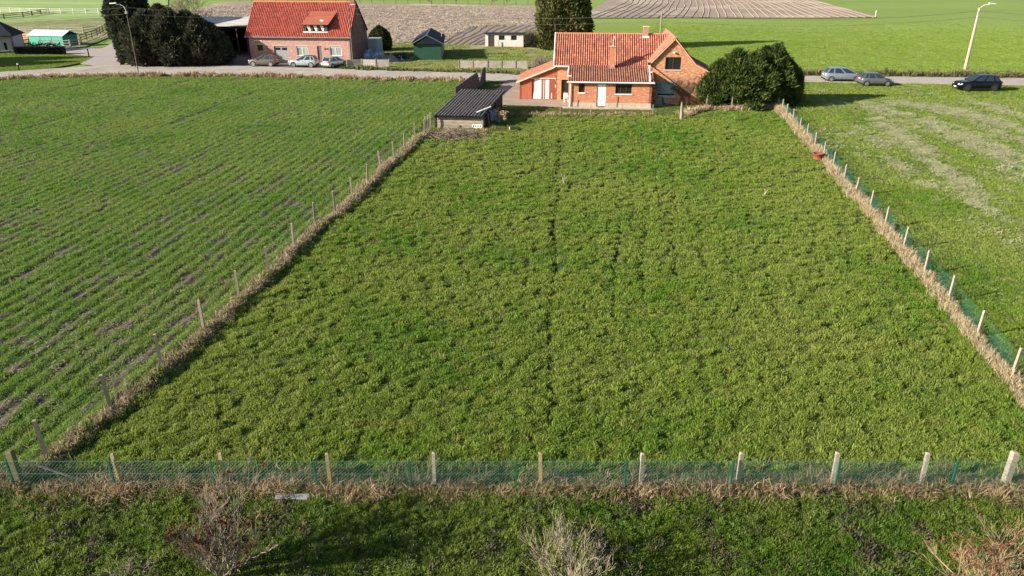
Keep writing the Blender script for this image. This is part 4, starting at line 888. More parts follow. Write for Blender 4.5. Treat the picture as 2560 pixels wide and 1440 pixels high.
for s_ in (0, 1): part('roof_slope', M_slate, H3, lambda m: m.slab([(-.3, -.5, 2.75), (11.8, -.5, 2.75), (9.0, 2.5, 5.1), (-.3, 2.5, 5.1)] if s_ == 0 else [(11.8, 5.5, 2.75), (-.3, 5.5, 2.75), (-.3, 2.5, 5.1), (9.0, 2.5, 5.1)][::-1][::-1], .15))
part('roof_hip', M_slate, H3, lambda m: m.slab([(11.8, -.5, 2.75), (11.8, 5.5, 2.75), (9.0, 2.5, 5.1)], .15))
gutter(H3, M_slate, (-.3, -.55, 2.75), (11.7, -.55, 2.75))
# teal stable
Ts = thing('teal_shelter', 'long teal boarded field shelter with white roof behind the rail fence', 'shed', (-86.7, 139.6, 0), math.radians(-13))
M_teal = mat('teal_board', (.03, .30, .22), .6, (.05, .36, .27), 3)
for k in range(3): part('front_panel', M_teal, Ts, lambda m: m.box(k * 2.4 + .03, k * 2.4 + 2.34, -.05, .0, 0, 1.7))
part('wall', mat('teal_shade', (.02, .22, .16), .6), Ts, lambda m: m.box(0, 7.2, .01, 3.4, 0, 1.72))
part('roof_slope', mat('white_sheet', (.66, .64, .68), .6), Ts, lambda m: m.slab([(-.2, -.25, 1.68), (7.4, -.25, 1.68), (7.4, 1.7, 2.5), (-.2, 1.7, 2.5)], .06)); part('roof_slope', M_zinc, Ts, lambda m: m.slab([(7.4, 3.7, 1.68), (-.2, 3.7, 1.68), (-.2, 1.7, 2.5), (7.4, 1.7, 2.5)], .06))
part('gable_end', M_slate, Ts, lambda m: m.slab([(7.22, 0, 1.73), (7.22, 3.4, 1.73), (7.22, 1.7, 2.45)], .03))
# ------------------------------------------------------------ trees and shrubs
def crown_mesh(name, pts_fn, n, size, mt, seed, up=.5, k=3, droop=0.0, narrow=.35):
    """n leaf sprays; each a fan of k narrow leaves pointing outwards and up"""
    q = np.random.default_rng(seed); Pn, Nn = pts_fn(q, n)
    V = []; F3 = []
    L_ = size * q.uniform(.6, 1.4, n)
    base = Pn; d = Nn + np.array([0, 0, up]) + q.normal(0, .35, (n, 3)); d /= np.linalg.norm(d, axis=1)[:, None]
    for j in range(k):
        dj = d + q.normal(0, .45, (n, 3)); dj[:, 2] -= droop * j; dj /= np.linalg.norm(dj, axis=1)[:, None]
        s = np.cross(dj, q.normal(0, 1, (n, 3))); s /= np.linalg.norm(s, axis=1)[:, None]
        w = (L_ * narrow)[:, None]
        V.append(np.stack([base, base + dj * (L_ * .55)[:, None] + s * w * .5, base + dj * L_[:, None], base + dj * (L_ * .5)[:, None] - s * w * .5], 1).reshape(-1, 3))
    V = np.concatenate(V); F4 = np.arange(len(V)).reshape(-1, 4)
    return np_mesh(name, V, F4, mt)
def conifer_pts(h, r, base=.0, power=.8, lobes=5, seed=0, top=.06, noise=.28):
    ph = [random.Random(seed + i).uniform(0, 6.28) for i in range(6)]
    def f(q, n):
        t = q.uniform(0, 1, n) ** 1.15; a = q.uniform(0, 2 * PI, n)
        prof = np.where(t < .22, .80 + .20 * t / .22, (1 - (np.clip(t - .22, 0, 1) / .78) ** (1 / power)) ) * (1 - top) + top * (1 - t)
        lob = 1 + noise * (np.sin(a * 3 + ph[0] + t * 5) * .5 + np.sin(a * 5 + ph[1] - t * 9) * .35 + np.sin(a * 8 + t * 17 + ph[2]) * .3)
        depth = np.where(q.uniform(size=n) < .72, q.uniform(.88, 1.04, n), q.uniform(.5, .9, n))
        rr = r * prof * lob * depth
        x = rr * np.cos(a); y = rr * np.sin(a); z = base + (h - base) * t
        N = np.stack([np.cos(a), np.sin(a), np.full(n, .35)], 1)
        return np.stack([x, y, z], 1), N
    return f
def fol(name, dark, light, tip, rough=.7, sc=1.6, tr=.2):
    m = mat(name, dark, rough, light, sc, tip, .7, thr=(.4, .62), thr3=(.52, .66), trans=tr); return m
def conifer(name, label, loc, h, r, n, size, mt, seed, group=None, cat='tree', core=True, trunk_m=None, lean=(0, 0), **kw):
    up = kw.pop('up', .5); shoots = kw.pop('shoots', 0); kk = kw.pop('k', 3); nw = kw.pop('narrow', .35)
    t = thing(name, label, cat, loc, rnd.uniform(0, 6), group)
    fn = conifer_pts(h, r, seed=seed, **kw)
    me = crown_mesh('crown', fn, n, size, mt, seed, up=up, k=kk, narrow=nw)
    if lean != (0, 0):
        for v in me.vertices: v.co.x += lean[0] * v.co.z; v.co.y += lean[1] * v.co.z
    c = share('crown', me, t)
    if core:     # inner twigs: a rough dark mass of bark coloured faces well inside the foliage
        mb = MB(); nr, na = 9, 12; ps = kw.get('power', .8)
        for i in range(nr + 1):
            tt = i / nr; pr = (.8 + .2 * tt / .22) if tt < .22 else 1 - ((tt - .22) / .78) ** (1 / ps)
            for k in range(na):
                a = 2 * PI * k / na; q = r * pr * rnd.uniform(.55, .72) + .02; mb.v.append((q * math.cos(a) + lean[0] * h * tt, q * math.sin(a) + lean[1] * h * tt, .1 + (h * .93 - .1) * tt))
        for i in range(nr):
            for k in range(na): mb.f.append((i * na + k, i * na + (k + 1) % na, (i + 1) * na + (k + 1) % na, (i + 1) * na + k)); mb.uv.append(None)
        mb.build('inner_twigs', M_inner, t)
    if shoots:     # feathery leading shoots that break the outline
        q = np.random.default_rng(seed + 900); S0, N0 = fn(q, shoots); reps = 16; f = q.uniform(0, 1, (shoots, reps)); ln = q.uniform(.35, .95, shoots)
        S0[:, 2] = np.maximum(S0[:, 2], h * .12); dd = N0 * .8 + np.array([0, 0, .75]) + q.normal(0, .25, (shoots, 3)); dd /= np.linalg.norm(dd, axis=1)[:, None]
        Ps = (S0[:, None] + dd[:, None] * (f * ln[:, None])[..., None] + q.normal(0, .05, (shoots, reps, 3)) * (1.2 - f)[..., None]).reshape(-1, 3); Ds = np.repeat(dd, reps, 0)
        share('shoots', crown_mesh('shoots', lambda q_, n_: (Ps, Ds), len(Ps), .26, mt, seed + 5, up=.3, k=3, narrow=.25), t)['kind'] = 'stuff'
    mb = MB(); mb.tube([(0, 0, 0), (0, 0, h * .5), (0, 0, h * .85)], [.06 + r * .08, .05 + r * .05, .03], 8); mb.build('trunk', trunk_m or M_bark, t)
    return t
M_bark = mat('bark', (.10, .075, .055), .9, (.06, .045, .035), 6)
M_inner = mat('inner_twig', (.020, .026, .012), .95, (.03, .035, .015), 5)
F_ley = fol('leylandii_leaf', (.038, .066, .014), (.080, .125, .024), (.13, .15, .035))
F_thu = fol('thuja_leaf', (.060, .070, .022), (.12, .125, .035), (.19, .165, .06))
F_yew = fol('yew_leaf', (.038, .045, .026), (.075, .080, .046), (.13, .12, .08))
F_yew2 = fol('old_cypress_leaf', (.033, .045, .026), (.062, .074, .038), (.10, .10, .065))
F_bush = fol('clipped_leaf', (.025, .040, .010), (.050, .065, .014), (.09, .095, .02))
ley = [((1797, 266), 4.1, 1.9, 'lowest spreading cypress of the dark clump, touching the brick gable'), ((1838, 268), 5.2, 2.4, 'bushy cypress with a single blunt top, left part of the dark clump'),
       ((1880, 271), 5.0, 2.2, 'front middle cypress of the dark clump, right behind the fence posts'), ((1908, 262), 5.3, 2.2, 'cypress with paired pointed tops towards the back of the clump'), ((1932, 264), 5.6, 2.2, 'tallest pointed cypress of the clump, beside the fence corner'), ((1955, 260), 4.0, 1.7, 'outermost right cypress leaning over the meadow corner')]
for i, ((px, py), hh, rr, lb) in enumerate(ley):
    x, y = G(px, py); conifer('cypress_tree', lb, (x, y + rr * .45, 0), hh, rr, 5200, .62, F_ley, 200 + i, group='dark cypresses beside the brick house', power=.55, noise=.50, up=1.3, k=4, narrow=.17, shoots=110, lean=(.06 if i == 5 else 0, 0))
conifer('tall_thuja', 'very tall golden green conifer rising behind the ridge of the brick house', (8.9, 133, 0), 17.0, 4.4, 15000, .62, F_thu, 300, power=.42, noise=.16, up=1.4)
conifer('old_cypress', 'tall dark cypress column at the bend of the lane on the left', (-56.4, 116.0, 0), 16, 2.9, 10000, .55, F_yew2, 310, power=.5, noise=.25, up=.7)
for i, (px, hh, rr, dy, lb) in enumerate(((385, 7.0, 2.9, 0, 'leftmost broad dark evergreen next to the tall cypress'), (415, 7.7, 2.8, 1.2, 'broad dark evergreen behind the leftmost one of the group by the road'), (448, 7.3, 3.0, -.4, 'broad dark evergreen in the middle of the group by the road'),
        (482, 6.9, 2.8, .8, 'dark evergreen right of the middle of the group by the road'), (512, 6.3, 2.7, 0, 'dark evergreen with sloping crown, in front of the brick barn'), (540, 5.2, 2.0, .3, 'low rounded evergreen, last of the dark group towards the barn yard'))):
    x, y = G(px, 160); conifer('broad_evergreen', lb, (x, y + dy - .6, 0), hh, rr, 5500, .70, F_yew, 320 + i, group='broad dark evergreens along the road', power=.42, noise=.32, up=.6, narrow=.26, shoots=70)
conifer('clipped_bush', 'rounded clipped evergreen bush beside the dark house gable', (-22.3, 131.2, 0), 3.9, 1.95, 5000, .22, F_bush, 340, power=.30, noise=.04, cat='bush', up=.2)
for i, (x, y, lb) in enumerate(((-92, 105.5, 'front one of two tall evergreens left of the lawn that shade it'), (-93, 111.5, 'rear one of two tall evergreens left of the lawn that shade it'))):
    conifer('lawn_evergreen', lb, (x, y, 0), 10.5, 4.0, 4500, .8, F_yew, 350 + i, group='evergreens left of the shaded lawn', power=.4, noise=.25)
def bare(mb, p, d, ln, r, dep, maxd, spread=.5, grav=.0, tips=None, n=4, seg=3, rmin=.004, gnarl=.18):
    pts = [p]; q = Vector(p); d = Vector(d).normalized()
    for i in range(seg):
        d = (d + Vector((rnd.gauss(0, gnarl), rnd.gauss(0, gnarl), rnd.gauss(0, gnarl * .6) + grav))).normalized(); q = q + d * ln / seg; pts.append(q.copy())
    mb.tube(pts, [max(rmin, r * (1 - .4 * i / seg)) for i in range(seg + 1)], n, cap=False)
    if dep >= maxd:
        if tips is not None: tips.append(q.copy())
        return
    for k in range(rnd.choice((2, 3, 3)) if dep else 3):
        j = rnd.randint(1, seg); a = Vector((rnd.gauss(0, 1), rnd.gauss(0, 1), rnd.gauss(.15, .6))).normalized()
        bare(mb, pts[j], (d + a * spread).normalized(), ln * rnd.uniform(.6, .88), r * .62, dep + 1, maxd, spread, grav, tips, n, seg, rmin, gnarl)
def shrub(name, label, loc, stems, ln, r, md, m, spread, cat='shrub', splay=.8, grav=.05, **kw):
    t = thing(name, label, cat, loc); mb = MB(); tips = []
    for s in range(stems):
        a = rnd.uniform(0, 2 * PI); k = rnd.uniform(.1, splay); bare(mb, Vector((math.cos(a) * .12, math.sin(a) * .12, 0)), (math.cos(a) * k, math.sin(a) * k, 1), ln * rnd.uniform(.7, 1.1), r, 0, md, spread, grav, tips, **kw)
    mb.build('branches', m, t); return t, tips
def heads(t, tips, size, m, frac, seed, k=9, name='seed_heads'):
    q = np.random.default_rng(seed); tp = np.array([tuple(p) for p in tips if rnd.random() < frac]); V = []
    cen = np.repeat(tp, k, 0) + q.normal(0, size * .55, (len(tp) * k, 3)); n = len(cen)
    a = q.normal(0, 1, (n, 3)); a /= np.linalg.norm(a, axis=1)[:, None]; b = np.cross(a, q.normal(0, 1, (n, 3))); b /= np.linalg.norm(b, axis=1)[:, None]
    s = size * q.uniform(.3, .7, n)[:, None]
    V = np.stack([cen - a * s, cen + b * s * .35, cen + a * s, cen - b * s * .35], 1).reshape(-1, 3)
    o = share(name, np_mesh(name, V, np.arange(len(V)).reshape(-1, 4), m), t); o['kind'] = 'stuff'
M_twig = mat('grey_twig', (.29, .25, .19), .9, (.20, .165, .11), 8, (.34, .33, .12), 3, thr3=(.55, .65))
M_twig_b = mat('brown_twig', (.19, .15, .11), .9, (.26, .22, .17), 8)
M_yel = mat('lichen_branch', (.40, .34, .13), .9, (.32, .27, .18), 6)
M_rust = mat('rust_seed', (.075, .028, .017), .9, (.12, .055, .030), 9, (.055, .02, .014), 3, spec=.1)
M_tan = mat('tan_seed', (.21, .10, .055), .9, (.13, .055, .035), 9, spec=.1)
t, tips = shrub('seedhead_shrub', 'tall leafless shrub with clusters of rust brown seed heads, bottom left foreground', (-7.1, 13.9, 0), 15, 1.02, .026, 4, M_twig_b, .58, splay=.85, grav=.13, rmin=.0048, gnarl=.12)
heads(t, tips, .095, M_rust, .08, 1, k=28)
mb = MB(); [mb.tube([(.1 * k, 0, 0), (.12 * k - .02, .02, .35), (.18 * k, .03, .8)], [.03, .024, .014], 6) for k in (-1, 1)]; mb.build('lichen_stem', M_yel, t)
t, tips = shrub('pale_shrub', 'bare pale grey many-branched shrub at the bottom centre', (1.55, 13.5, 0), 16, .66, .024, 4, M_twig, .5, splay=2.1, grav=.08, rmin=.005, gnarl=.13)
t, tips = shrub('tan_seed_shrub', 'leafless shrub with light reddish seed clusters, bottom right foreground', (11.4, 13.1, 0), 14, .86, .021, 4, mat('straw_twig', (.33, .26, .14), .9, (.26, .20, .12), 6), .62, splay=1.4, grav=.08, rmin=.0035, gnarl=.12)
heads(t, tips, .07, M_tan, .15, 3, k=16)
t, tips = shrub('small_sapling', 'thin grey sapling beside the pale shrub, right of it', (2.75, 13.45, 0), 2, .45, .012, 3, M_twig, .6, splay=.3, rmin=.004)
t, tips = shrub('low_bramble', 'low twiggy growth at the foot of the rust brown shrub, towards the left', (-9.2, 13.6, 0), 12, .38, .008, 3, M_twig_b, .9, splay=2.0, grav=-.02, rmin=.004)
# twiggy bushes by the garage and the white hut
gx, gy = G(1352, 183)
t, tips = shrub('grey_bush', 'dense grey twiggy bush beside the sloping garage roof', (gx, gy - 1, 0), 60, 1.0, .03, 3, mat('mauve_twig', (.15, .115, .10), .95, (.22, .18, .15), 5), .7, splay=1.6, rmin=.016, n=3)
t, tips = shrub('dark_bush', 'dark twiggy bush against the right side of the white hut', (3.6, 135.5, 0), 45, 1.2, .03, 3, mat('dark_twig', (.06, .05, .04), .95), .7, splay=1.5, rmin=.02, n=3)
t, tips = shrub('olive_bush', 'pale olive twiggy bush between the white hut and the tall conifer', (3.0, 141, 0), 50, 1.2, .03, 3, mat('olive_twig', (.25, .22, .11), .95), .7, splay=1.8, rmin=.02, n=3)
M_bt = mat('bare_tree_bark', (.17, .13, .105), .95, (.25, .20, .165), 2)
for i, (px, dd, hh, lb) in enumerate(((408, 150, 2.9, 'bare tree directly behind the tall cypress'), (455, 165, 3.3, 'bare tree with three trunks behind the middle evergreen'), (505, 150, 2.4, 'low spreading bare tree behind the sloping evergreen'), (560, 148, 2.0, 'small brushy bare tree left of the barn roof'))):
    X = (px - 1280) / F_PX * (dd * math.cos(PITCH) + CAM_H * math.sin(PITCH)); t = thing('bare_tree', lb, 'tree', (X, dd, 0), 0, 'bare winter trees behind the evergreens'); mb = MB(); tips = []
    for s in range(3 if i < 2 else 2): bare(mb, Vector((s * 1.2, 0, 0)), (rnd.uniform(-.2, .2), rnd.uniform(-.2, .2), 1), hh, .16, 0, 5, .75, .04, tips, 3, 3, .022)
    mb.build('branches', M_bt, t)
for i, px in enumerate((1079, 1141, 1237, 1267)):
    X, Y = G(px, 12.5); t = thing('young_tree', 'thin bare young tree by the far field fence, %s' % ('leftmost of the four', 'second from the left', 'third from the left', 'rightmost of the four')[i], 'tree', (X, Y, 0), 0, 'young trees along the far fence'); mb = MB()
    bare(mb, Vector((0, 0, 0)), (0, 0, 1), 1.2, .1, 0, 4, .7, .05, None, 3, 3, .04); mb.build('branches', M_bt, t)

# ------------------------------------------------------------ fences of the paddock
def post_mesh(name, w, h, m, cham=.02):
    mb = MB(); a = w / 2; mb.v = [(-a, -a, -.2), (a, -a, -.2), (a, a, -.2), (-a, a, -.2), (-a, -a, h - cham), (a, -a, h - cham), (a, a, h - cham), (-a, a, h - cham), (-a + cham, -a + cham, h), (a - cham, -a + cham, h), (a - cham, a - cham, h), (-a + cham, a - cham, h)]
    mb.f = [(0, 1, 5, 4), (1, 2, 6, 5), (2, 3, 7, 6), (3, 0, 4, 7), (4, 5, 9, 8), (5, 6, 10, 9), (6, 7, 11, 10), (7, 4, 8, 11), (8, 9, 10, 11)]; mb.uv = [None] * 9; return mb.mesh(name, m)
M_gsteel = mat('green_steel', (.012, .085, .055), .5); M_gwire = mat('green_wire', (.05, .19, .14), .45); M_wire = mat('grey_wire', (.20, .20, .19), .5, metal=.4)
def chain(name, a, b, z0, z1, m, parent, pitch=.105, r=.0017):
    mb = MB(); W = Wall(a, b); hh = z1 - z0; n = int((W.L) / pitch)
    for s_ in (1, -1):
        for i in range(-int(hh / pitch), n + int(hh / pitch)):
            x0 = i * pitch; x1 = x0 + hh * s_; za, zb = z0, z1
            if x0 < 0 or x0 > W.L or x1 < 0 or x1 > W.L: continue
            p, q = W.P(x0, 0, za), W.P(x1, 0, zb); d = Vector((0, r, 0)); e = Vector((0, 0, r))
            nrm = W.n * r
            p, q = Vector(p), Vector(q); up = (q - p).cross(W.n).normalized() * r
            o = len(mb.v); mb.v += [p + up, p - up * .5 + nrm, p - up * .5 - nrm, q + up, q - up * .5 + nrm, q - up * .5 - nrm]; mb.f += [(o, o + 1, o + 4, o + 3), (o + 1, o + 2, o + 5, o + 4), (o + 2, o, o + 3, o + 5)]; mb.uv += [None] * 3
    return mb.build(name, m, parent, kind='stuff')
pm = post_mesh('post', .10, 1.22, M_conc_post); pmo = post_mesh('post', .095, 1.2, mat('lichen_concrete', (.34, .28, .16), .9, (.45, .25, .05), 10, (.24, .21, .16), 3, thr=(.45, .6))); pg = post_mesh('steel_post', .05, 1.08, M_gsteel, .01); pbig = post_mesh('post', .17, 1.22, M_conc_post, .03)
FF = thing('front_fence', 'green chain-link fence with concrete and green steel posts along the near edge of the paddock', 'fence', (0, 17.25, 0))
for i, (px, py) in enumerate(((283, 1131), (550, 1132), (817, 1130), (1083, 1129), (1353, 1128), (1607, 1130), (1855, 1132), (2098, 1135), (2326, 1135))):
    X = G(px, py, 1.2)[0]; share('post', pmo if i in (0, 1, 2, 4) else pm, FF, (X, .06, 0), (rnd.gauss(0, .015), rnd.gauss(0, .02), rnd.gauss(0, .1)), label='post stained with orange lichen' if i in (0, 1, 2, 4) else None)
woodp = post_mesh('corner_post', .17, 1.25, mat('mossy_wood', (.16, .13, .08), .9, (.12, .13, .05), 4), .03)
share('corner_post', woodp, FF, (G(35, 1120, 1.2)[0], .1, 0), label='thick mossy wooden corner post'); share('corner_post', pbig, FF, (G(2546, 1138, 1.2)[0], .1, 0), label='thick pale concrete corner post')
gp = (22, 276, 528, 786, 1024, 1290, 1566, 1833, 2098, 2390)
for px in gp: share('steel_post', pg, FF, (G(px, 1141, 1.08)[0], -.07, 0), (0, rnd.gauss(0, .01), 0))
mb = MB(); mb.tube([(-13.6, .1, .75), (-12.6, .25, .1)], .035, 6); mb.build('corner_brace', M_wood, FF)
chain('mesh', (-17, -.09), (17, -.09), .06, 1.04, M_gwire, FF)
for z_ in (1.04, .6, .1): mb = MB(); mb.tube([(-17, -.095, z_), (0, -.095, z_ - .01), (17, -.095, z_)], .004, 4); mb.build('tension_wire', M_gwire, FF)
RFn = thing('right_fence', 'fence of pale concrete posts with dark green netting along the right side of the paddock', 'fence')
rposts = [G(*p) for p in ((2524, 945), (2437, 847), (2367, 755), (2307, 687), (2255, 624), (2209, 570), (2172, 526), (2136, 491), (2107, 456), (2080, 422), (2057, 395), (2035, 369), (2015, 346), (1997, 330), (1980, 307), (1964, 293), (1954, 280))]
pr1 = post_mesh('post', .09, 1.28, M_conc_post)
for x, y in rposts: share('post', pr1, RFn, (x + .05, y, 0), (rnd.gauss(0, .02), rnd.gauss(0, .02), .25))
share('corner_post', post_mesh('corner_post', .14, 1.75, M_conc_post), RFn, (G(1942, 271)[0] + .1, G(1942, 271)[1], 0))
share('post', post_mesh('post', .05, 1.0, M_wood), RFn, (G(2028, 366)[0] - .1, G(2028, 366)[1], 0))
ys_ = np.linspace(17.3, 77.3, 21)
for y0, y1 in zip(ys_[:-1], ys_[1:]): chain('mesh', (RF(y0) + .14, y0), (RF(y1) + .14, y1), .05, 1.0, M_gsteel, RFn, pitch=.10 if y0 < 45 else .16, r=.0036 if y0 < 45 else .006)
for z_ in (1.0, .55): mb = MB(); mb.tube([(RF(v) + .14, v, z_) for v in ys_], .006, 4); mb.build('tension_wire', M_gsteel, RFn)
LFn = thing('left_fence', 'old wire fence of thin concrete posts on the grassy bank left of the paddock', 'fence')
pl1 = post_mesh('post', .105, 1.40, mat('dark_concrete', (.36, .30, .235), .9, (.27, .22, .175), 8, (.36, .22, .06), 3, thr3=(.56, .66))); lposts = LFP[1:17]
for i, (x, y) in enumerate(lposts): share('post', pl1, LFn, (x, y, .08), (rnd.gauss(0, .025), rnd.gauss(0, .03), rnd.uniform(0, .4)))
share('post', post_mesh('post', .04, 1.0, M_wood), LFn, (G(1002, 386)[0], G(1002, 386)[1], .08))
for x, y in ((-7.5, 65.2), (-7.4, 66.2), (-7.3, 67.0)): share('post', pl1, LFn, (x - .1, y, .1), (rnd.gauss(0, .03), rnd.gauss(0, .03), 0))
for z_ in (1.25, .9, .55): mb = MB(); mb.tube([(x, y, z_ + rnd.uniform(-.03, .03)) for x, y in lposts + [(-7.3, 67)]], .0035, 3); mb.build('wire', M_wire, LFn)
chain('mesh', (-7.75, 63.8), (-7.3, 67.1), .1, 1.1, M_gsteel, LFn, pitch=.2, r=.008)
BF = thing('back_fence', 'short pale concrete post fence in front of the dark cypresses', 'fence')
for (px, py) in ((1764, 271), (1828, 274), (1892, 277)): x, y = G(px, py); share('post', pr1, BF, (x, y, 0), (0, rnd.gauss(.03, .03), 0))
for z_ in (1.1, .6): mb = MB(); mb.tube([(*G(px, py), z_) for px, py in ((1704, 286), (1764, 271), (1828, 274), (1892, 277), (1942, 271))], .006, 3); mb.build('wire', M_wire, BF)
GF = thing('garden_fence', 'low sagging fence of thin stakes in front of the brick house terrace', 'fence')
pw = post_mesh('stake', .07, 1.0, M_wood, .01)
for (px, py) in ((1400, 287), (1475, 289), (1555, 285), (1631, 287)): x, y = G(px, py); share('stake', pw, GF, (x, y, 0), (0, rnd.gauss(0, .03), 0))
for z_ in (.95, .5): mb = MB(); mb.tube([(*G(px, py), z_ + dz) for px, py, dz in ((1400, 287, 0), (1437, 288, -.1), (1475, 289, 0), (1515, 287, -.1), (1555, 285, 0), (1593, 286, -.08), (1631, 287, 0), (1700, 296, .1))], .006, 3); mb.build('wire', M_wire, GF)
for (px, py, hh, lb) in ((1416, 269.5, 1.25, 'thin bare pole at the terrace edge near the white downpipe'), (1521, 270.6, 1.55, 'thin brown pole at the terrace edge right of the white door')):
    x, y = G(px, py); tag(share('garden_pole', post_mesh('garden_pole', .05, hh, M_wood, .01), None, (x, y - .1, 0)), lb, 'pole')
x, y = G(1703, 298); t = thing('old_post', 'split weathered tree-trunk post standing in the grass before the gable', 'post', (x, y, 0)); mb = MB(); mb.tube([(0, 0, -.1), (0, 0, .4), (-.05, 0, 1.1), (-.08, 0, 1.6)], [.17, .15, .12, .05], 8); mb.tube([(.08, 0, 0), (.1, 0, .6), (.04, 0, 1.0)], [.12, .10, .03], 7); mb.build('trunk', M_wood, t)
for (px, py, hh, k, lb) in ((1410, 463, .75, 3, 'small bundle of dry stakes standing in the middle of the paddock'), (1912, 490, .45, 4, 'small pale clump of dead stalks in the right part of the paddock')):
    x, y = G(px, py); t = thing('dry_stakes', lb, 'stakes', (x, y, 0)); mb = MB(); [mb.tube([(rnd.uniform(-.15, .15), rnd.uniform(-.1, .1), 0), (rnd.uniform(-.2, .2), rnd.uniform(-.1, .1), hh)], .03, 4) for _ in range(k)]; mb.build('stake_bundle', M_wood, t, kind='stuff')
x, y = G(1445, 467); t = thing('rubble', 'small dark heap with a white stone in the paddock', 'rubble', (x, y, 0)); mb = MB(); [mb.box(a, a + .2, b, b + .12, 0, .18) for a, b in ((-.2, 0), (.1, .1), (.3, -.05))]; mb.build('clod', M_dwood, t, kind='stuff'); mb = MB(); mb.box(.45, .55, 0, .08, 0, .16); mb.build('stone', M_white, t)
# bucket
x, y = G(2043, 402); t = thing('red_bucket', 'rust red feed bucket hanging by the right fence', 'bucket', (x, y, .05)); M_buck = mat('bucket_red', (.22, .06, .035), .7)
mb = MB(); n = 18; rs = ((.30, 0), (.40, .48), (.43, .49), (.43, .54), (.38, .54), (.28, .06)); vs = [(r * math.cos(2 * PI * k / n), r * math.sin(2 * PI * k / n), z) for r, z in rs for k in range(n)]
mb.add(vs, [(i * n + k, i * n + (k + 1) % n, (i + 1) * n + (k + 1) % n, (i + 1) * n + k) for i in range(5) for k in range(n)] + [tuple(range(n))]); mb.build('shell', M_buck, t, smooth=True)
mb = MB(); mb.tube([(-.42, 0, .5), (-.3, .05, .7), (0, .1, .78), (.3, .05, .7), (.42, 0, .5)], .012, 5); mb.build('handle', M_zinc, t)
# ribbed metal sheets at the front fence
x, y = G(729, 1257); t = thing('ribbed_panel', 'grey ribbed metal gutter panel lying in the grass at the near fence', 'panel', (x, y, .12), -.02)
for k in range(3): mb = MB(); mb.box(-.47, .47, k * .075, k * .075 + .055, 0, .035); mb.box(-.47, .47, k * .075, k * .075 + .012, .035, .05); mb.build('rib', mat('panel_grey', (.30, .30, .31), .5) if k == 0 else bpy.data.materials['panel_grey'], t)

# ------------------------------------------------------------ poles, lamps, wires
M_pole = mat('pole_wood', (.42, .35, .28), .85, (.34, .28, .22), 3, stretch=(4, 4, .5)); M_pole_d = mat('dark_pole', (.13, .11, .09), .85); M_lampw = mat('lamp_white', (.72, .72, .70), .4)
def lamp_pole(name, label, loc, h, m, r0, r1, arm=None, lean=0.0):
    t = thing(name, label, 'street lamp' if arm else 'utility pole', (*loc, 0)); mb = MB(); mb.tube([(0, 0, 0), (lean * .5, 0, h * .5), (lean, 0, h)], [r0, (r0 + r1) / 2, r1], 10); mb.build('pole', m, t)
    if arm:
        a = arm; mb = MB(); mb.tube([(lean, 0, h - .5), (lean + .15 * a, -.05, h + .1), (lean + .5 * a, -.1, h + .35), (lean + 1.1 * a, -.15, h + .4)], .04, 6); mb.build('arm', M_lampw, t)
        mb = MB(); mb.slab([(lean + 1.0 * a, -.30, h + .50), (lean + 1.0 * a, 0.0, h + .50), (lean + 1.85 * a, -.05, h + .44), (lean + 1.85 * a, -.25, h + .44)][::int(a) or 1], .12); mb.build('lamp_head', M_lampw, t)
        mb = MB(); mb.box(lean - .12, lean + .12, -.2, .14, h - .75, h - .45); mb.build('bracket', M_zinc, t)
    else: mb = MB(); mb.box(lean - .25, lean + .25, -.05, .05, h - .45, h - .35); mb.build('insulator_bar', M_zinc, t)
    return t
PL = [(-49.84, 101.9, 8.6), (-22.88, 110.6, 8.1), (18.6, 97.8, 8.0), (61.15, 103.3, 8.1)]
lamp_pole('street_lamp', 'dark thin street lamp by the road bend, in front of the tall cypress', PL[0][:2], 8.4, M_pole_d, .07, .05, arm=-1)
lamp_pole('utility_pole', 'weathered utility pole before the right end of the red-roofed house', PL[1][:2], 8.3, M_pole_d, .11, .08)
lamp_pole('utility_pole', 'utility pole behind the roof of the orange brick farmhouse', PL[2][:2], 8.1, M_wood, .12, .08)
lamp_pole('street_lamp', 'tall pale street lamp pole beside the road at the right', PL[3][:2], 8.3, M_pole, .21, .13, arm=1)
for i, (a, b) in enumerate((((-90, 100, 8.4), PL[0]), (PL[0], PL[1]), (PL[1], PL[2]), (PL[2], PL[3]), (PL[3], (105, 92, 8.2)))):
    for k, dz in enumerate((0, -.75)):
        a_, b_ = Vector(a), Vector(b); sag = (b_ - a_).length * .020; mb = MB()
        mb.tube([a_ + (b_ - a_) * (t / 12) + Vector((0, 0, dz - .2 - sag * 4 * (t / 12) * (1 - t / 12))) for t in range(13)], .020 if k == 0 else .015, 4)
        tag(mb.build('overhead_wire', M_pole_d, None), '%s overhead wire %s' % (('upper', 'lower')[k], ('left of the street lamp at the road bend', 'between the road-bend lamp and the red-roofed house pole', 'over the garden between the two utility poles', 'from the pole behind the farmhouse to the pale lamp', 'right of the pale lamp')[i]), 'wire', 'overhead wires between the poles')
strip('pole_base_grass', [(60.4, 102.6), (61.9, 102.8)], 40, .3, 0, .3, .7, LM_dry, 140, w=.04)
for (px, py, hh, m, lb) in ((48, 176.5, .95, M_slate, 'nearer short dark bollard with a white top on the shaded lawn'), (223, 143, 1.3, M_slate, 'farther short dark bollard at the lawn corner by the lane'), (396, 164, 1.5, M_lampw, 'white marker post in front of the evergreens'), (2188, 42, 1.6, M_white, 'white boundary post at the corner of the brown field')):
    x, y = G(px, py); t = thing('bollard', lb, 'post', (x, y, 0)); mb = MB(); mb.tube([(0, 0, 0), (0, 0, hh * .8)], .09, 8); mb.build('shaft', m, t); mb = MB(); mb.tube([(0, 0, hh * .8), (0, 0, hh)], .1, 8); mb.build('top', M_white if m is M_lampw or px == 48 else m, t)
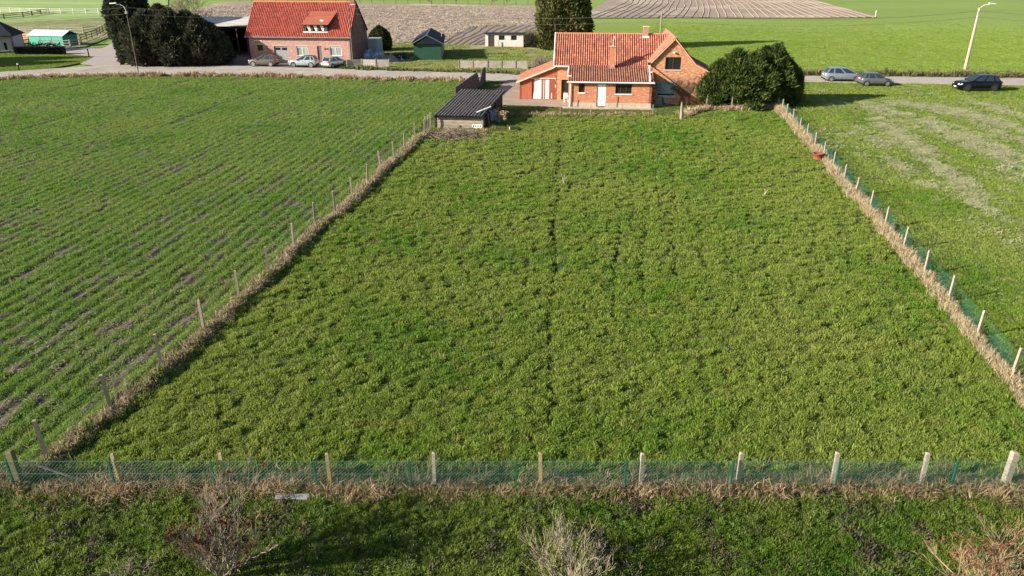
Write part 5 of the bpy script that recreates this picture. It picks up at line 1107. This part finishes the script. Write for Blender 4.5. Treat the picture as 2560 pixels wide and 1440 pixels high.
# ------------------------------------------------------------ rail fences of the horse paddocks
def rail_fence(label, pts, m, h=1.3, rails=3, step=2.4, pw_=.07, rw=.05, wob=.03):
    t = thing('rail_fence', label, 'fence'); pts = [Vector((*p, 0)) for p in pts]; P_ = []
    for a, b in zip(pts[:-1], pts[1:]):
        n = max(1, round((b - a).length / step)); P_ += [a + (b - a) * i / n for i in range(n)]
    P_.append(pts[-1])
    mb = MB(); mb.box(-pw_, pw_, -pw_, pw_, 0, h + .08); pmx = mb.mesh('post', m)
    for p in P_: share('post', pmx, t, p)
    for a, b in zip(P_[:-1], P_[1:]):
        for r in range(rails):
            z = h * (r + .9) / (rails) - .05; mb = MB(); mb.tube([a + Vector((0, -.08, z + rnd.uniform(-wob, wob))), b + Vector((0, -.08, z + rnd.uniform(-wob, wob)))], [rw * 1.3, rw * 1.3], 4); mb.build('rail', m, t)
    return t
M_rail = mat('grey_rail', (.30, .26, .22), .9, (.42, .38, .33), 4); M_raild = mat('dark_rail', (.10, .075, .06), .9); M_railw = mat('pale_rail', (.62, .62, .50), .8)
z1_ = lambda a, b: G(a / 6.4, b / 6.4)
rail_fence('weathered rail fence in front of the teal shelter', [z1_(650, 770), z1_(845, 770), z1_(1135, 770), z1_(1285, 750)], M_rail, 1.35, 3, 3.0, .10, .06)
rail_fence('short broken rail fence behind the black hedge', [z1_(380, 750), z1_(480, 730)], M_raild, 1.2, 2, 2.0)
rail_fence('dark rail fence climbing away behind the teal shelter towards the cypress', [z1_(1300, 680), z1_(1560, 580), z1_(1850, 400)], M_raild, 1.35, 3, 4.2)
rail_fence('dark three-rail fence across the pasture at the upper left', [z1_(-300, 325), z1_(70, 305), z1_(375, 275), z1_(655, 228), z1_(785, 210)], M_raild, 1.25, 3, 5.5, .12, .06)
rail_fence('long pale rail fence at the edge of the light green field', [z1_(-300, 195), z1_(170, 202), z1_(975, 217), z1_(1780, 217), z1_(1850, 210)], M_railw, 1.3, 3, 3.6, .12, .05)
rail_fence('grey rail fence directly behind the teal shelter', [z1_(290, 540), z1_(800, 545), z1_(1340, 550), z1_(1560, 520)], M_rail, 1.4, 3, 4.0, .10, .05)
t = thing('far_post_fence', 'thin wire fence of dark posts at the far edge of the brown field', 'fence'); mb = MB(); mb.box(-.09, .09, -.09, .09, 0, 1.7); me = mb.mesh('post', M_raild)
fp = [G(x, 4 + (x - 600) * .0135) for x in range(600, 1340, 30)]
for x, y in fp: share('post', me, t, (x, y, 0))
mb = MB(); mb.tube([(x, y, 1.3) for x, y in fp], .02, 3); mb.build('wire', M_wire, t)
# black hedge, log pile
t = thing('black_hedge', 'long low nearly black clipped hedge beside the corner house', 'hedge', (-80.5, 124.9, 0), -.03)
def hb(q, n):
    x = q.uniform(0, 8.0, n); u = q.uniform(0, 2.2, n); y = np.where(u < 1.1, 0, np.clip(u - 1.1, 0, 1)); z = np.where(u < 1.1, np.clip(u, 0, 1.05), 1.05); return np.stack([x, y, z], 1), np.stack([x * 0, np.where(u < 1.1, -1., 0), np.where(u < 1.1, 0, 1.)], 1)
share('foliage', crown_mesh('foliage', hb, 5000, .16, fol('black_leaf', (.012, .014, .012), (.02, .024, .018), (.03, .03, .02)), 5, up=.1), t)
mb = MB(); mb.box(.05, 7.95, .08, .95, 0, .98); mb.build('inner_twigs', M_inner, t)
t = thing('log_pile', 'heap of pale orange sawn timber behind the hedge near the corner house', 'timber', (*z1_(235, 640), 0))
for k in range(14): mb = MB(); z_ = .2 + (k // 5) * .36; y_ = (k % 5) * .42 + .2 * (k // 5); mb.tube([(0, y_, z_), (rnd.uniform(4.2, 4.8), y_, z_)], .19, 7); mb.build('log', mat('sawn_wood', (.58, .36, .22), .8, (.45, .25, .15), 3) if k == 0 else bpy.data.materials['sawn_wood'], t)
t = thing('brush_pile', 'dark heap of old branches between hedge and rail fence', 'brush', (*z1_(700, 790), 0)); mb = MB()
for k in range(120): a = rnd.uniform(-3, 3); mb.tube([(a, rnd.uniform(-.8, .8), rnd.uniform(0, .9)), (a + rnd.uniform(-1.2, 1.2), rnd.uniform(-.8, .8), rnd.uniform(0, 1.3))], .05, 3)
mb.build('branches', M_raild, t, kind='stuff')
# ------------------------------------------------------------ junk: tarpaulins, barrel, brush
def cloth(name, label, loc, w, d, h, m, seed, cat='tarpaulin', rz=0, nx=22, ny=16):
    t = thing(name, label, cat, loc, rz); vs = []
    for j in range(ny):
        for i in range(nx):
            x, y = (i / (nx - 1) - .5) * w, (j / (ny - 1) - .5) * d; e = min(1, 4 * min(i, nx - 1 - i) / nx) * min(1, 4 * min(j, ny - 1 - j) / ny)
            vs.append((x + rnd.uniform(-.05, .05), y, .04 + h * e * (float(vnoise(np.array(i * .45), np.array(j * .5), seed)) * .9 + .2 * float(vnoise(np.array(i * 1.2), np.array(j * 1.2), seed + 1)))))
    mb = MB(); mb.add(vs, [(j * nx + i, j * nx + i + 1, (j + 1) * nx + i + 1, (j + 1) * nx + i) for j in range(ny - 1) for i in range(nx - 1)]); mb.build('sheet', m, t, smooth=False); return t
M_blue = mat('blue_tarp', (.22, .36, .55), .5, (.58, .64, .70), 1.2, thr=(.48, .54)); M_gsheet = mat('grey_tarp', (.18, .17, .16), .7, (.25, .24, .23), 2)
x, y = G(935, 146); cloth('blue_tarpaulin', 'crumpled blue and white tarpaulin over the heap behind the panel fence', (x, y, 0), 4.4, 2.6, 1.5, M_blue, 5)
x, y = G(958, 153); cloth('grey_tarpaulin', 'grey sheet covering the mound just behind the panel fence', (x, y, 0), 5.0, 2.4, 1.3, M_gsheet, 8)
x, y = G(975, 150); cloth('dark_rubbish', 'dark rubbish with white scraps to the right of the blue tarpaulin', (x + 1.2, y + 1.5, 0), 3.0, 3, 1.0, mat('rubbish', (.03, .03, .035), .6, (.6, .6, .62), 1.8, thr=(.60, .63)), 12, 'rubbish')
x, y = G(905, 148); t = thing('leaning_board', 'white board leaning against the tarpaulin heap near the gable', 'board', (x, y, 0)); mb = MB(); mb.slab([(-.1, 0, 0), (.12, 0, 0), (-.28, 0, 2.3), (-.5, 0, 2.3)], .05); mb.build('plank', M_white, t)
x, y = G(985, 151); t = thing('white_plank', 'white plank lying in the grass right of the panel fence', 'board', (x, y, 0)); mb = MB(); mb.box(-.6, .6, -.1, .1, 0, .08); mb.build('plank', M_white, t)
x, y = G(1024, 135); t = thing('white_plank', 'thin white plank in the shaded grass left of the green shed', 'board', (x, y, 0)); mb = MB(); mb.box(-.7, .7, -.1, .1, 0, .06); mb.build('plank', M_white, t)
t = thing('blue_barrel', 'dark blue barrel standing beside the field shed', 'barrel', (-1.65, 71.2, 0)); mb = MB(); n = 14
vs = [(r * math.cos(2 * PI * k / n), r * math.sin(2 * PI * k / n), z) for r, z in ((.30, 0), (.33, .2), (.33, .75), (.29, .95), (.22, .97)) for k in range(n)]; mb.add(vs, [(i * n + k, i * n + (k + 1) % n, (i + 1) * n + (k + 1) % n, (i + 1) * n + k) for i in range(4) for k in range(n)] + [tuple(range(4 * n, 5 * n))]); mb.build('drum', mat('navy', (.012, .022, .07), .4), t, smooth=True)
mb = MB(); mb.box(-.1, .1, -.1, .1, .97, 1.02); mb.build('cap', M_white, t)
t = thing('hanging_tarpaulin', 'pale blue tarpaulin hanging down the right side of the field shed', 'tarpaulin', (-2.2, 69.6, 0)); mb = MB()
for k in range(7): a0, a1 = k * .14, (k + 1) * .14; mb.add([(a0, -.02 * (k % 2), 1.35 - a0 * .4), (a1, -.02 * ((k + 1) % 2), 1.35 - a1 * .4), (a1 + .25, -.3 - .05 * ((k + 1) % 2), .3 + .1 * math.sin(k)), (a0 + .25, -.3 - .05 * (k % 2), .3 + .1 * math.sin(k))], [(0, 1, 2, 3)])
mb.build('sheet', mat('pale_blue', (.24, .33, .45), .6), t)
t = thing('dark_clutter', 'dark clutter of old boards leaning at the open side of the field shed', 'boards', (-2.6, 68.4, 0))
for k in range(7): mb = MB(); a = k * .13; mb.slab([(a, k * .2, 0), (a + .16, k * .2 + .05, 0), (a + .05, k * .2 + .3, 1.0 + .1 * (k % 3)), (a - .1, k * .2 + .25, 1.0 + .1 * (k % 3))], .04); mb.build('board', M_dwood if k % 3 else M_wood, t)
x, y = G(1253, 312); t, tips = shrub('buddleia', 'slim dry plant with tan plume beside the field shed', (x, y, 0), 2, .75, .02, 2, M_wood, .3, cat='plant', splay=.12, rmin=.012); heads(t, tips, .16, mat('plume', (.36, .24, .17), .9), 1, 8, k=30, name='plume')
x, y = G(1140, 345); t = thing('branch_heap', 'heap of cut purple-brown branches in front of the plank shed', 'branches', (x, y, 0)); mb = MB()
for k in range(900):
    a = rnd.gauss(.1, 1.3); b = rnd.gauss(0, .9); hz = .85 * math.exp(-(a * a / 3 + b * b)); an = rnd.uniform(0, 2 * PI); l = rnd.uniform(.3, .8); z = rnd.uniform(0, hz); mb.tube([(a, b, z), (a + l * math.cos(an), b + l * .6 * math.sin(an), max(.02, z + rnd.uniform(-.2, .25)))], .017, 3, cap=False)
mb.build('branches', mat('purple_twig', (.17, .115, .10), .9, (.30, .23, .18), 3), t, kind='stuff')
strip('heap_grass', [(-7, 66.0), (-2.2, 65.8)], 60, .5, 0, .12, .34, LM_dry, 150, w=.02); strip('shed_grass', [(-2.0, 66.8), (0, 66.9)], 30, .3, 0, .15, .4, leaf_mat('shed_green', (.08, .13, .03), (.2, .2, .08), (.25, .2, .1)), 155, w=.02)
for px, hh in ((1121, .95), (1145, 1.0)):
    x, y = G(px, 335); tag(share('heap_stake', post_mesh('heap_stake', .06, hh, M_wood, .01), None, (x, y, 0)), 'thin stake rising from the branch heap, %s one' % ('left' if px == 1121 else 'right'), 'stake', 'stakes in the branch heap')
x, y = G(1281, 326); t = thing('tree_stump', 'sawn dark stump with pale cut face right of the field shed', 'stump', (x, y, 0)); mb = MB(); mb.tube([(-.25, -.05, .18), (.7, .15, .15)], [.2, .15], 9); mb.build('log', M_dwood, t); mb = MB(); mb.tube([(-.27, -.06, .18), (-.253, -.055, .18)], .17, 9); mb.build('cut_face', mat('cut_wood', (.55, .38, .25), .8), t)
x, y = G(1417, 256); t = thing('garden_chair', 'white plastic garden chair by the dark entry door', 'chair', (x - .1, y - .2, .05), .2)
for a in (-.22, .18):
    for b in (-.2, .18): mb = MB(); mb.box(a, a + .05, b, b + .05, 0, .42); mb.build('leg', M_white, t)
mb = MB(); mb.box(-.24, .25, -.22, .25, .42, .46); mb.build('seat', M_white, t); mb = MB(); mb.slab([(-.24, .24, .46), (.25, .24, .46), (.22, .32, .95), (-.2, .32, .95)], .04); mb.build('backrest', M_white, t)
for s_ in (-.24, .2): mb = MB(); mb.box(s_, s_ + .05, -.2, .25, .62, .66); mb.build('armrest', M_white, t)

# ------------------------------------------------------------ cars
M_tyre = mat('tyre', (.02, .02, .02), .8); M_rim = mat('alloy', (.55, .55, .56), .3, metal=.7); M_rimd = mat('dark_alloy', (.10, .10, .105), .35, metal=.6); M_cglass = mat('car_glass', (.02, .03, .04), .05, spec=.8); M_trim = mat('black_trim', (.02, .02, .022), .6)
M_red = mat('tail_red', (.40, .02, .02), .3); M_hl = mat('headlamp', (.75, .78, .80), .15); M_plate = mat('plate_white', (.75, .75, .72), .5)
def paint(name, c, r=.25, metal=.6): return mat(name, c, r, metal=metal, spec=.6)
def car(label, loc, head, L_, Wd, Hh, st, pm, rim=M_rim, roofm=None, group='cars parked along the road', rails=False):
    """x forward; stations (x fraction from rear, underside, shoulder height, half width)"""
    t = thing('parked_car', label, 'car', (*loc, .06), head, group)
    sts = st['body']; mb = MB(); ring = []; hw0 = Wd / 2
    for xf, zl, zh, wf in sts:
        hw = hw0 * wf; x = (xf - .5) * L_; zm = zl + (zh - zl) * .45
        r_ = [(hw * .82, zl), (hw * .97, zl + .08), (hw, zm), (hw * .985, zh - .12), (hw * .93, zh - .02), (hw * .70, zh), (0, zh + .015)]
        pts = [(x, y, z) for y, z in r_] + [(x, -y, z) for y, z in r_[-2::-1]]; ring.append(pts)
    n = len(ring[0]); o0 = 0
    for p in ring: mb.v += p
    for i in range(len(ring) - 1):
        for k in range(n): mb.f.append((i * n + k, i * n + (k + 1) % n, (i + 1) * n + (k + 1) % n, (i + 1) * n + k)); mb.uv.append(None)
    mb.f += [tuple(range(n)), tuple(range((len(ring) - 1) * n + n - 1, (len(ring) - 1) * n - 1, -1))]; mb.uv += [None, None]
    # greenhouse
    g = st['glass']       # (rear base, rear top, front top, front base) fractions, belt height, roof height
    xs4 = [(a - .5) * L_ for a in g['x']]; zb, zt = g['belt'], Hh; wb, wt = hw0 * .90, hw0 * .72
    def ghpt(k, s): return {0: (xs4[0], s * wb * .95, zb), 1: (xs4[1], s * wt * .97, zt - .03), 2: (xs4[2], s * wt, zt - .02), 3: (xs4[3], s * wb * .95, zb)}[k]
    mid = (xs4[1] + xs4[2]) / 2
    Lp = [ghpt(k, 1) for k in range(4)]; Rp = [ghpt(k, -1) for k in range(4)]
    top = [(xs4[1], 0, zt), (mid, 0, zt + .04), (xs4[2], 0, zt + .01)]; tm = [(mid, wt, zt + .005), (mid, -wt, zt + .005)]
    o = len(mb.v); mb.v += Lp + Rp; mb.f += [(o, o + 1, o + 2, o + 3), (o + 7, o + 6, o + 5, o + 4), (o, o + 4, o + 5, o + 1), (o + 3, o + 2, o + 6, o + 7)]; mb.uv += [None] * 4
    b = mb.build('body', pm, t, smooth=True); b.data.update()
    for p in b.data.polygons: p.use_smooth = len(p.vertices) == 4 and p.index < len(b.data.polygons) - 6
    # roof panel, slightly arched
    vs = []; 
    for i in range(7):
        f = i / 6; x = xs4[1] - .04 + (xs4[2] - xs4[1] + .08) * f; arch = .05 * math.sin(PI * f)
        for s_ in (-1, -.8, -.3, .3, .8, 1): vs.append((x, s_ * (wt + .015), zt - .045 + arch + .035 * (1 - abs(s_) ** 3)))
    mb = MB(); mb.add(vs, [(i * 6 + k, i * 6 + k + 1, (i + 1) * 6 + k + 1, (i + 1) * 6 + k) for i in range(6) for k in range(5)]); mb.build('roof', roofm or pm, t, smooth=True)
    def pane(nm, a, b_, c, d, ins=.07, off=.012):
        q = [Vector(v) for v in (a, b_, c, d)]; cen = sum(q, Vector()) / 4; nn = (q[1] - q[0]).cross(q[3] - q[0]).normalized()
        if nn.dot(cen - Vector((0, 0, zb - .3))) < 0: nn = -nn
        q = [v + (cen - v).normalized() * ins + nn * off for v in q]; m_ = MB(); m_.quad(*q)
        ob = m_.build(nm, M_cglass, t); return ob
    L3 = lambda a, b_, f: tuple(Vector(a) + (Vector(b_) - Vector(a)) * f)
    for S in (Lp, Rp):
        cuts = g.get('cuts', (.0, .50, 1.0)); 
        for f0, f1 in zip(cuts[:-1], cuts[1:]): pane('side_window', L3(S[0], S[3], f0 + .015), L3(S[0], S[3], f1 - .015), L3(S[1], S[2], f1 - .015), L3(S[1], S[2], f0 + .015), .05)
    pane('rear_window', Lp[0], Rp[0], Rp[1], Lp[1], .09); pane('windscreen', Lp[3], Rp[3], Rp[2], Lp[2], .06)
    wr = st.get('wheel', .31); wx = ((st['axles'][0] - .5) * L_, (st['axles'][1] - .5) * L_)
    for x in wx:
        for s_ in (-1, 1):
            y = s_ * (hw0 - .02); w = bpy.data.objects.new('wheel', None); COL.objects.link(w); w.parent = t; w.location = (x, y, wr)
            mb = MB(); mb.tube([(0, -s_ * .18, 0), (0, s_ * .012, 0), (0, s_ * .018, 0)], [wr, wr, wr * .93], 20); mb.build('tyre', M_tyre, w, smooth=False)
            mb = MB(); mb.tube([(0, s_ * .0, 0), (0, s_ * .024, 0)], wr * .22, 10)
            for k in range(5):
                a = 2 * PI * k / 5; c_, s2 = math.cos(a), math.sin(a); d_ = Vector((c_, 0, s2)); e_ = Vector((-s2, 0, c_)) * .035; yy = Vector((0, s_ * .022, 0))
                mb.add([d_ * .05 + e_ + yy, d_ * .05 - e_ + yy, d_ * wr * .68 - e_ * 1.3 + yy, d_ * wr * .68 + e_ * 1.3 + yy], [(0, 1, 2, 3)])
            nn_ = 20; mb.add([(q * wr * math.cos(2 * PI * k / nn_), s_ * .023, q * wr * math.sin(2 * PI * k / nn_)) for q in (.6, .72) for k in range(nn_)], [(k, (k + 1) % nn_, nn_ + (k + 1) % nn_, nn_ + k) for k in range(nn_)]); mb.build('rim', rim, w)
            mb = MB(); vv = []     # dark wheel arch
            for k in range(13):
                a = PI * k / 12; vv += [(x + math.cos(a) * (wr + .0), s_ * (hw0 + .004), wr + math.sin(a) * wr * .98), (x + math.cos(a) * (wr + .06), s_ * (hw0 + .004), wr + math.sin(a) * (wr + .06))]
            mb.add(vv, [(2 * k, 2 * k + 2, 2 * k + 3, 2 * k + 1) for k in range(12)]); mb.build('wheel_arch', M_trim, t)
    fx, rx = L_ / 2, -L_ / 2; zf = st['lamp'][0]; zr = st['lamp'][1]
    for s_ in (-1, 1):
        mb = MB(); mb.slab([(fx - .14, s_ * hw0 * .93, zf - .06), (fx + .012, s_ * hw0 * .55, zf - .07), (fx - .02, s_ * hw0 * .55, zf + .06), (fx - .36, s_ * hw0 * .96, zf + .09)], .05); mb.build('headlight', M_hl, t)
        mb = MB(); mb.box(rx - .015, rx + .22, s_ * hw0 * .76 - .1, s_ * hw0 * .76 + .12, zr - .1, zr + .1) if st.get('boxlamp', True) else mb.box(rx - .01, rx + .1, s_ * hw0 * .8 - .1, s_ * hw0 * .8 + .1, zr, zr + .3); mb.build('tail_light', M_red, t)
        mb = MB(); mx = xs4[3] - .35; mb.box(mx, mx + .16, s_ * (hw0 * .98), s_ * (hw0 * .98 + .18), zb - .02, zb + .13) if s_ > 0 else mb.box(mx, mx + .16, s_ * (hw0 * .98 + .18), s_ * hw0 * .98, zb - .02, zb + .13); mb.build('mirror', M_trim if st.get('dark_mirror') else pm, t)
        for dx in (0.02, .26): mb = MB(); hx = (xs4[0] + xs4[3]) / 2 - dx * L_ + .35; mb.box(hx, hx + .16, s_ * (hw0 + .006) - .006, s_ * (hw0 + .006) + .006, zb - .20, zb - .17); mb.build('door_handle', M_trim, t)
        dxs = (xs4[0] + xs4[3]) / 2
        mb = MB(); y_ = s_ * (hw0 + .002); mb.box(dxs - .006, dxs + .006, y_ - .004, y_ + .004, .36, zb - .12); mb.build('door_gap', M_trim, t)
        if rails: mb = MB(); mb.tube([(xs4[1] + .1, s_ * wt * .95, zt + .02), (mid, s_ * wt * .95, zt + .08), (xs4[2] - .1, s_ * wt * .95, zt + .02)], .02, 5); mb.build('roof_rail', M_trim, t)
    mb = MB(); mb.box(fx - .03, fx + .014, -.55, .55, .28, .45); mb.build('grille', M_trim, t)
    mb = MB(); mb.box(fx - .01, fx + .022, -.26, .26, .42, .53); mb.build('number_plate', M_plate, t); mb = MB(); mb.box(rx - .022, rx, -.26, .26, st.get('rp', .78), st.get('rp', .78) + .11); mb.build('number_plate', M_plate, t)
    mb = MB(); mb.box(rx - .012, rx + .15, -hw0 * .8, hw0 * .8, .24, .40); mb.build('rear_bumper', M_trim, t)
    mb = MB(); [mb.box(wx[0] + wr + .08, wx[1] - wr - .08, s_ * (hw0 + .004) - .008, s_ * (hw0 + .004) + .008, .22, .32) for s_ in (-1, 1)]; mb.build('sill_trim', M_trim, t)
    return t
hatch = dict(body=[(0, .42, .78, .80), (.015, .28, .92, .90), (.06, .22, .98, .97), (.20, .2, .96, 1), (.45, .18, .93, 1), (.70, .18, .92, 1), (.76, .18, .90, .99), (.90, .2, .80, .94), (.975, .22, .68, .84), (1, .30, .56, .72)], glass=dict(x=(.04, .14, .52, .76), belt=.90, cuts=(.02, .22, .58, .97)), axles=(.17, .80), lamp=(.66, .86))
suv = dict(body=[(0, .50, .90, .82), (.015, .32, 1.06, .92), (.06, .26, 1.10, .98), (.20, .24, 1.07, 1), (.45, .22, 1.04, 1), (.70, .22, 1.03, 1), (.76, .22, 1.02, .99), (.90, .24, .95, .95), (.975, .26, .84, .88), (1, .34, .66, .78)], glass=dict(x=(.03, .12, .50, .74), belt=1.02, cuts=(.02, .22, .58, .97)), axles=(.18, .81), lamp=(.78, .98), wheel=.35, rp=.85)
P_b = paint('bronze_paint', (.20, .165, .13)); P_s = paint('silver_paint', (.55, .57, .60)); P_w = paint('pale_silver', (.58, .58, .56)); P_bl = paint('ice_blue', (.36, .42, .47)); P_g = paint('mid_grey', (.22, .22, .225)); P_k = paint('deep_navy', (.004, .005, .010), .2, .2)
R_ = math.radians
def at(px, py): return G(px, py)
def cp(px, py, back): x, y = G(px, py); return (x, y + back)
car('bronze compact car with black roof rails, leftmost of the three parked at the red-roofed house', cp(656, 168, .9), R_(175), 4.05, 1.75, 1.52, suv, P_b, roofm=P_b, rails=True)
car('silver crossover with black roof parked between the bronze and the pale hatchback', cp(757, 170, .9), R_(174), 4.1, 1.78, 1.55, suv, P_s, roofm=paint('black_roof', (.02, .02, .025)))
car('pale silver hatchback seen from its rear, right car before the red-roofed house', cp(831, 171.5, 1.5), R_(62), 4.0, 1.74, 1.47, hatch, P_w)
car('light ice-blue people carrier, half hidden behind the grey hatchback', cp(2112, 206, 1.0), R_(-5), 4.75, 1.86, 1.62, dict(hatch, body=[(a, b, c + .08, d) for a, b, c, d in hatch['body']], glass=dict(x=(.03, .12, .56, .84), belt=.98, cuts=(.02, .24, .6, .97))), P_bl)
car('mid grey small hatchback with red tail lamps on the grass edge', cp(2194, 217, .85), R_(-3), 3.9, 1.7, 1.50, hatch, P_g)
car('black large off-roader with dark wheels on the grass at the far right', cp(2450, 230, 1.0), R_(179), 4.9, 1.98, 1.76, dict(suv, body=[(a, b + .03, c + .06, d) for a, b, c, d in suv['body']], glass=dict(x=(.03, .14, .52, .72), belt=1.10, cuts=(.02, .22, .58, .97)), wheel=.39), P_k, rim=M_rimd, rails=True)
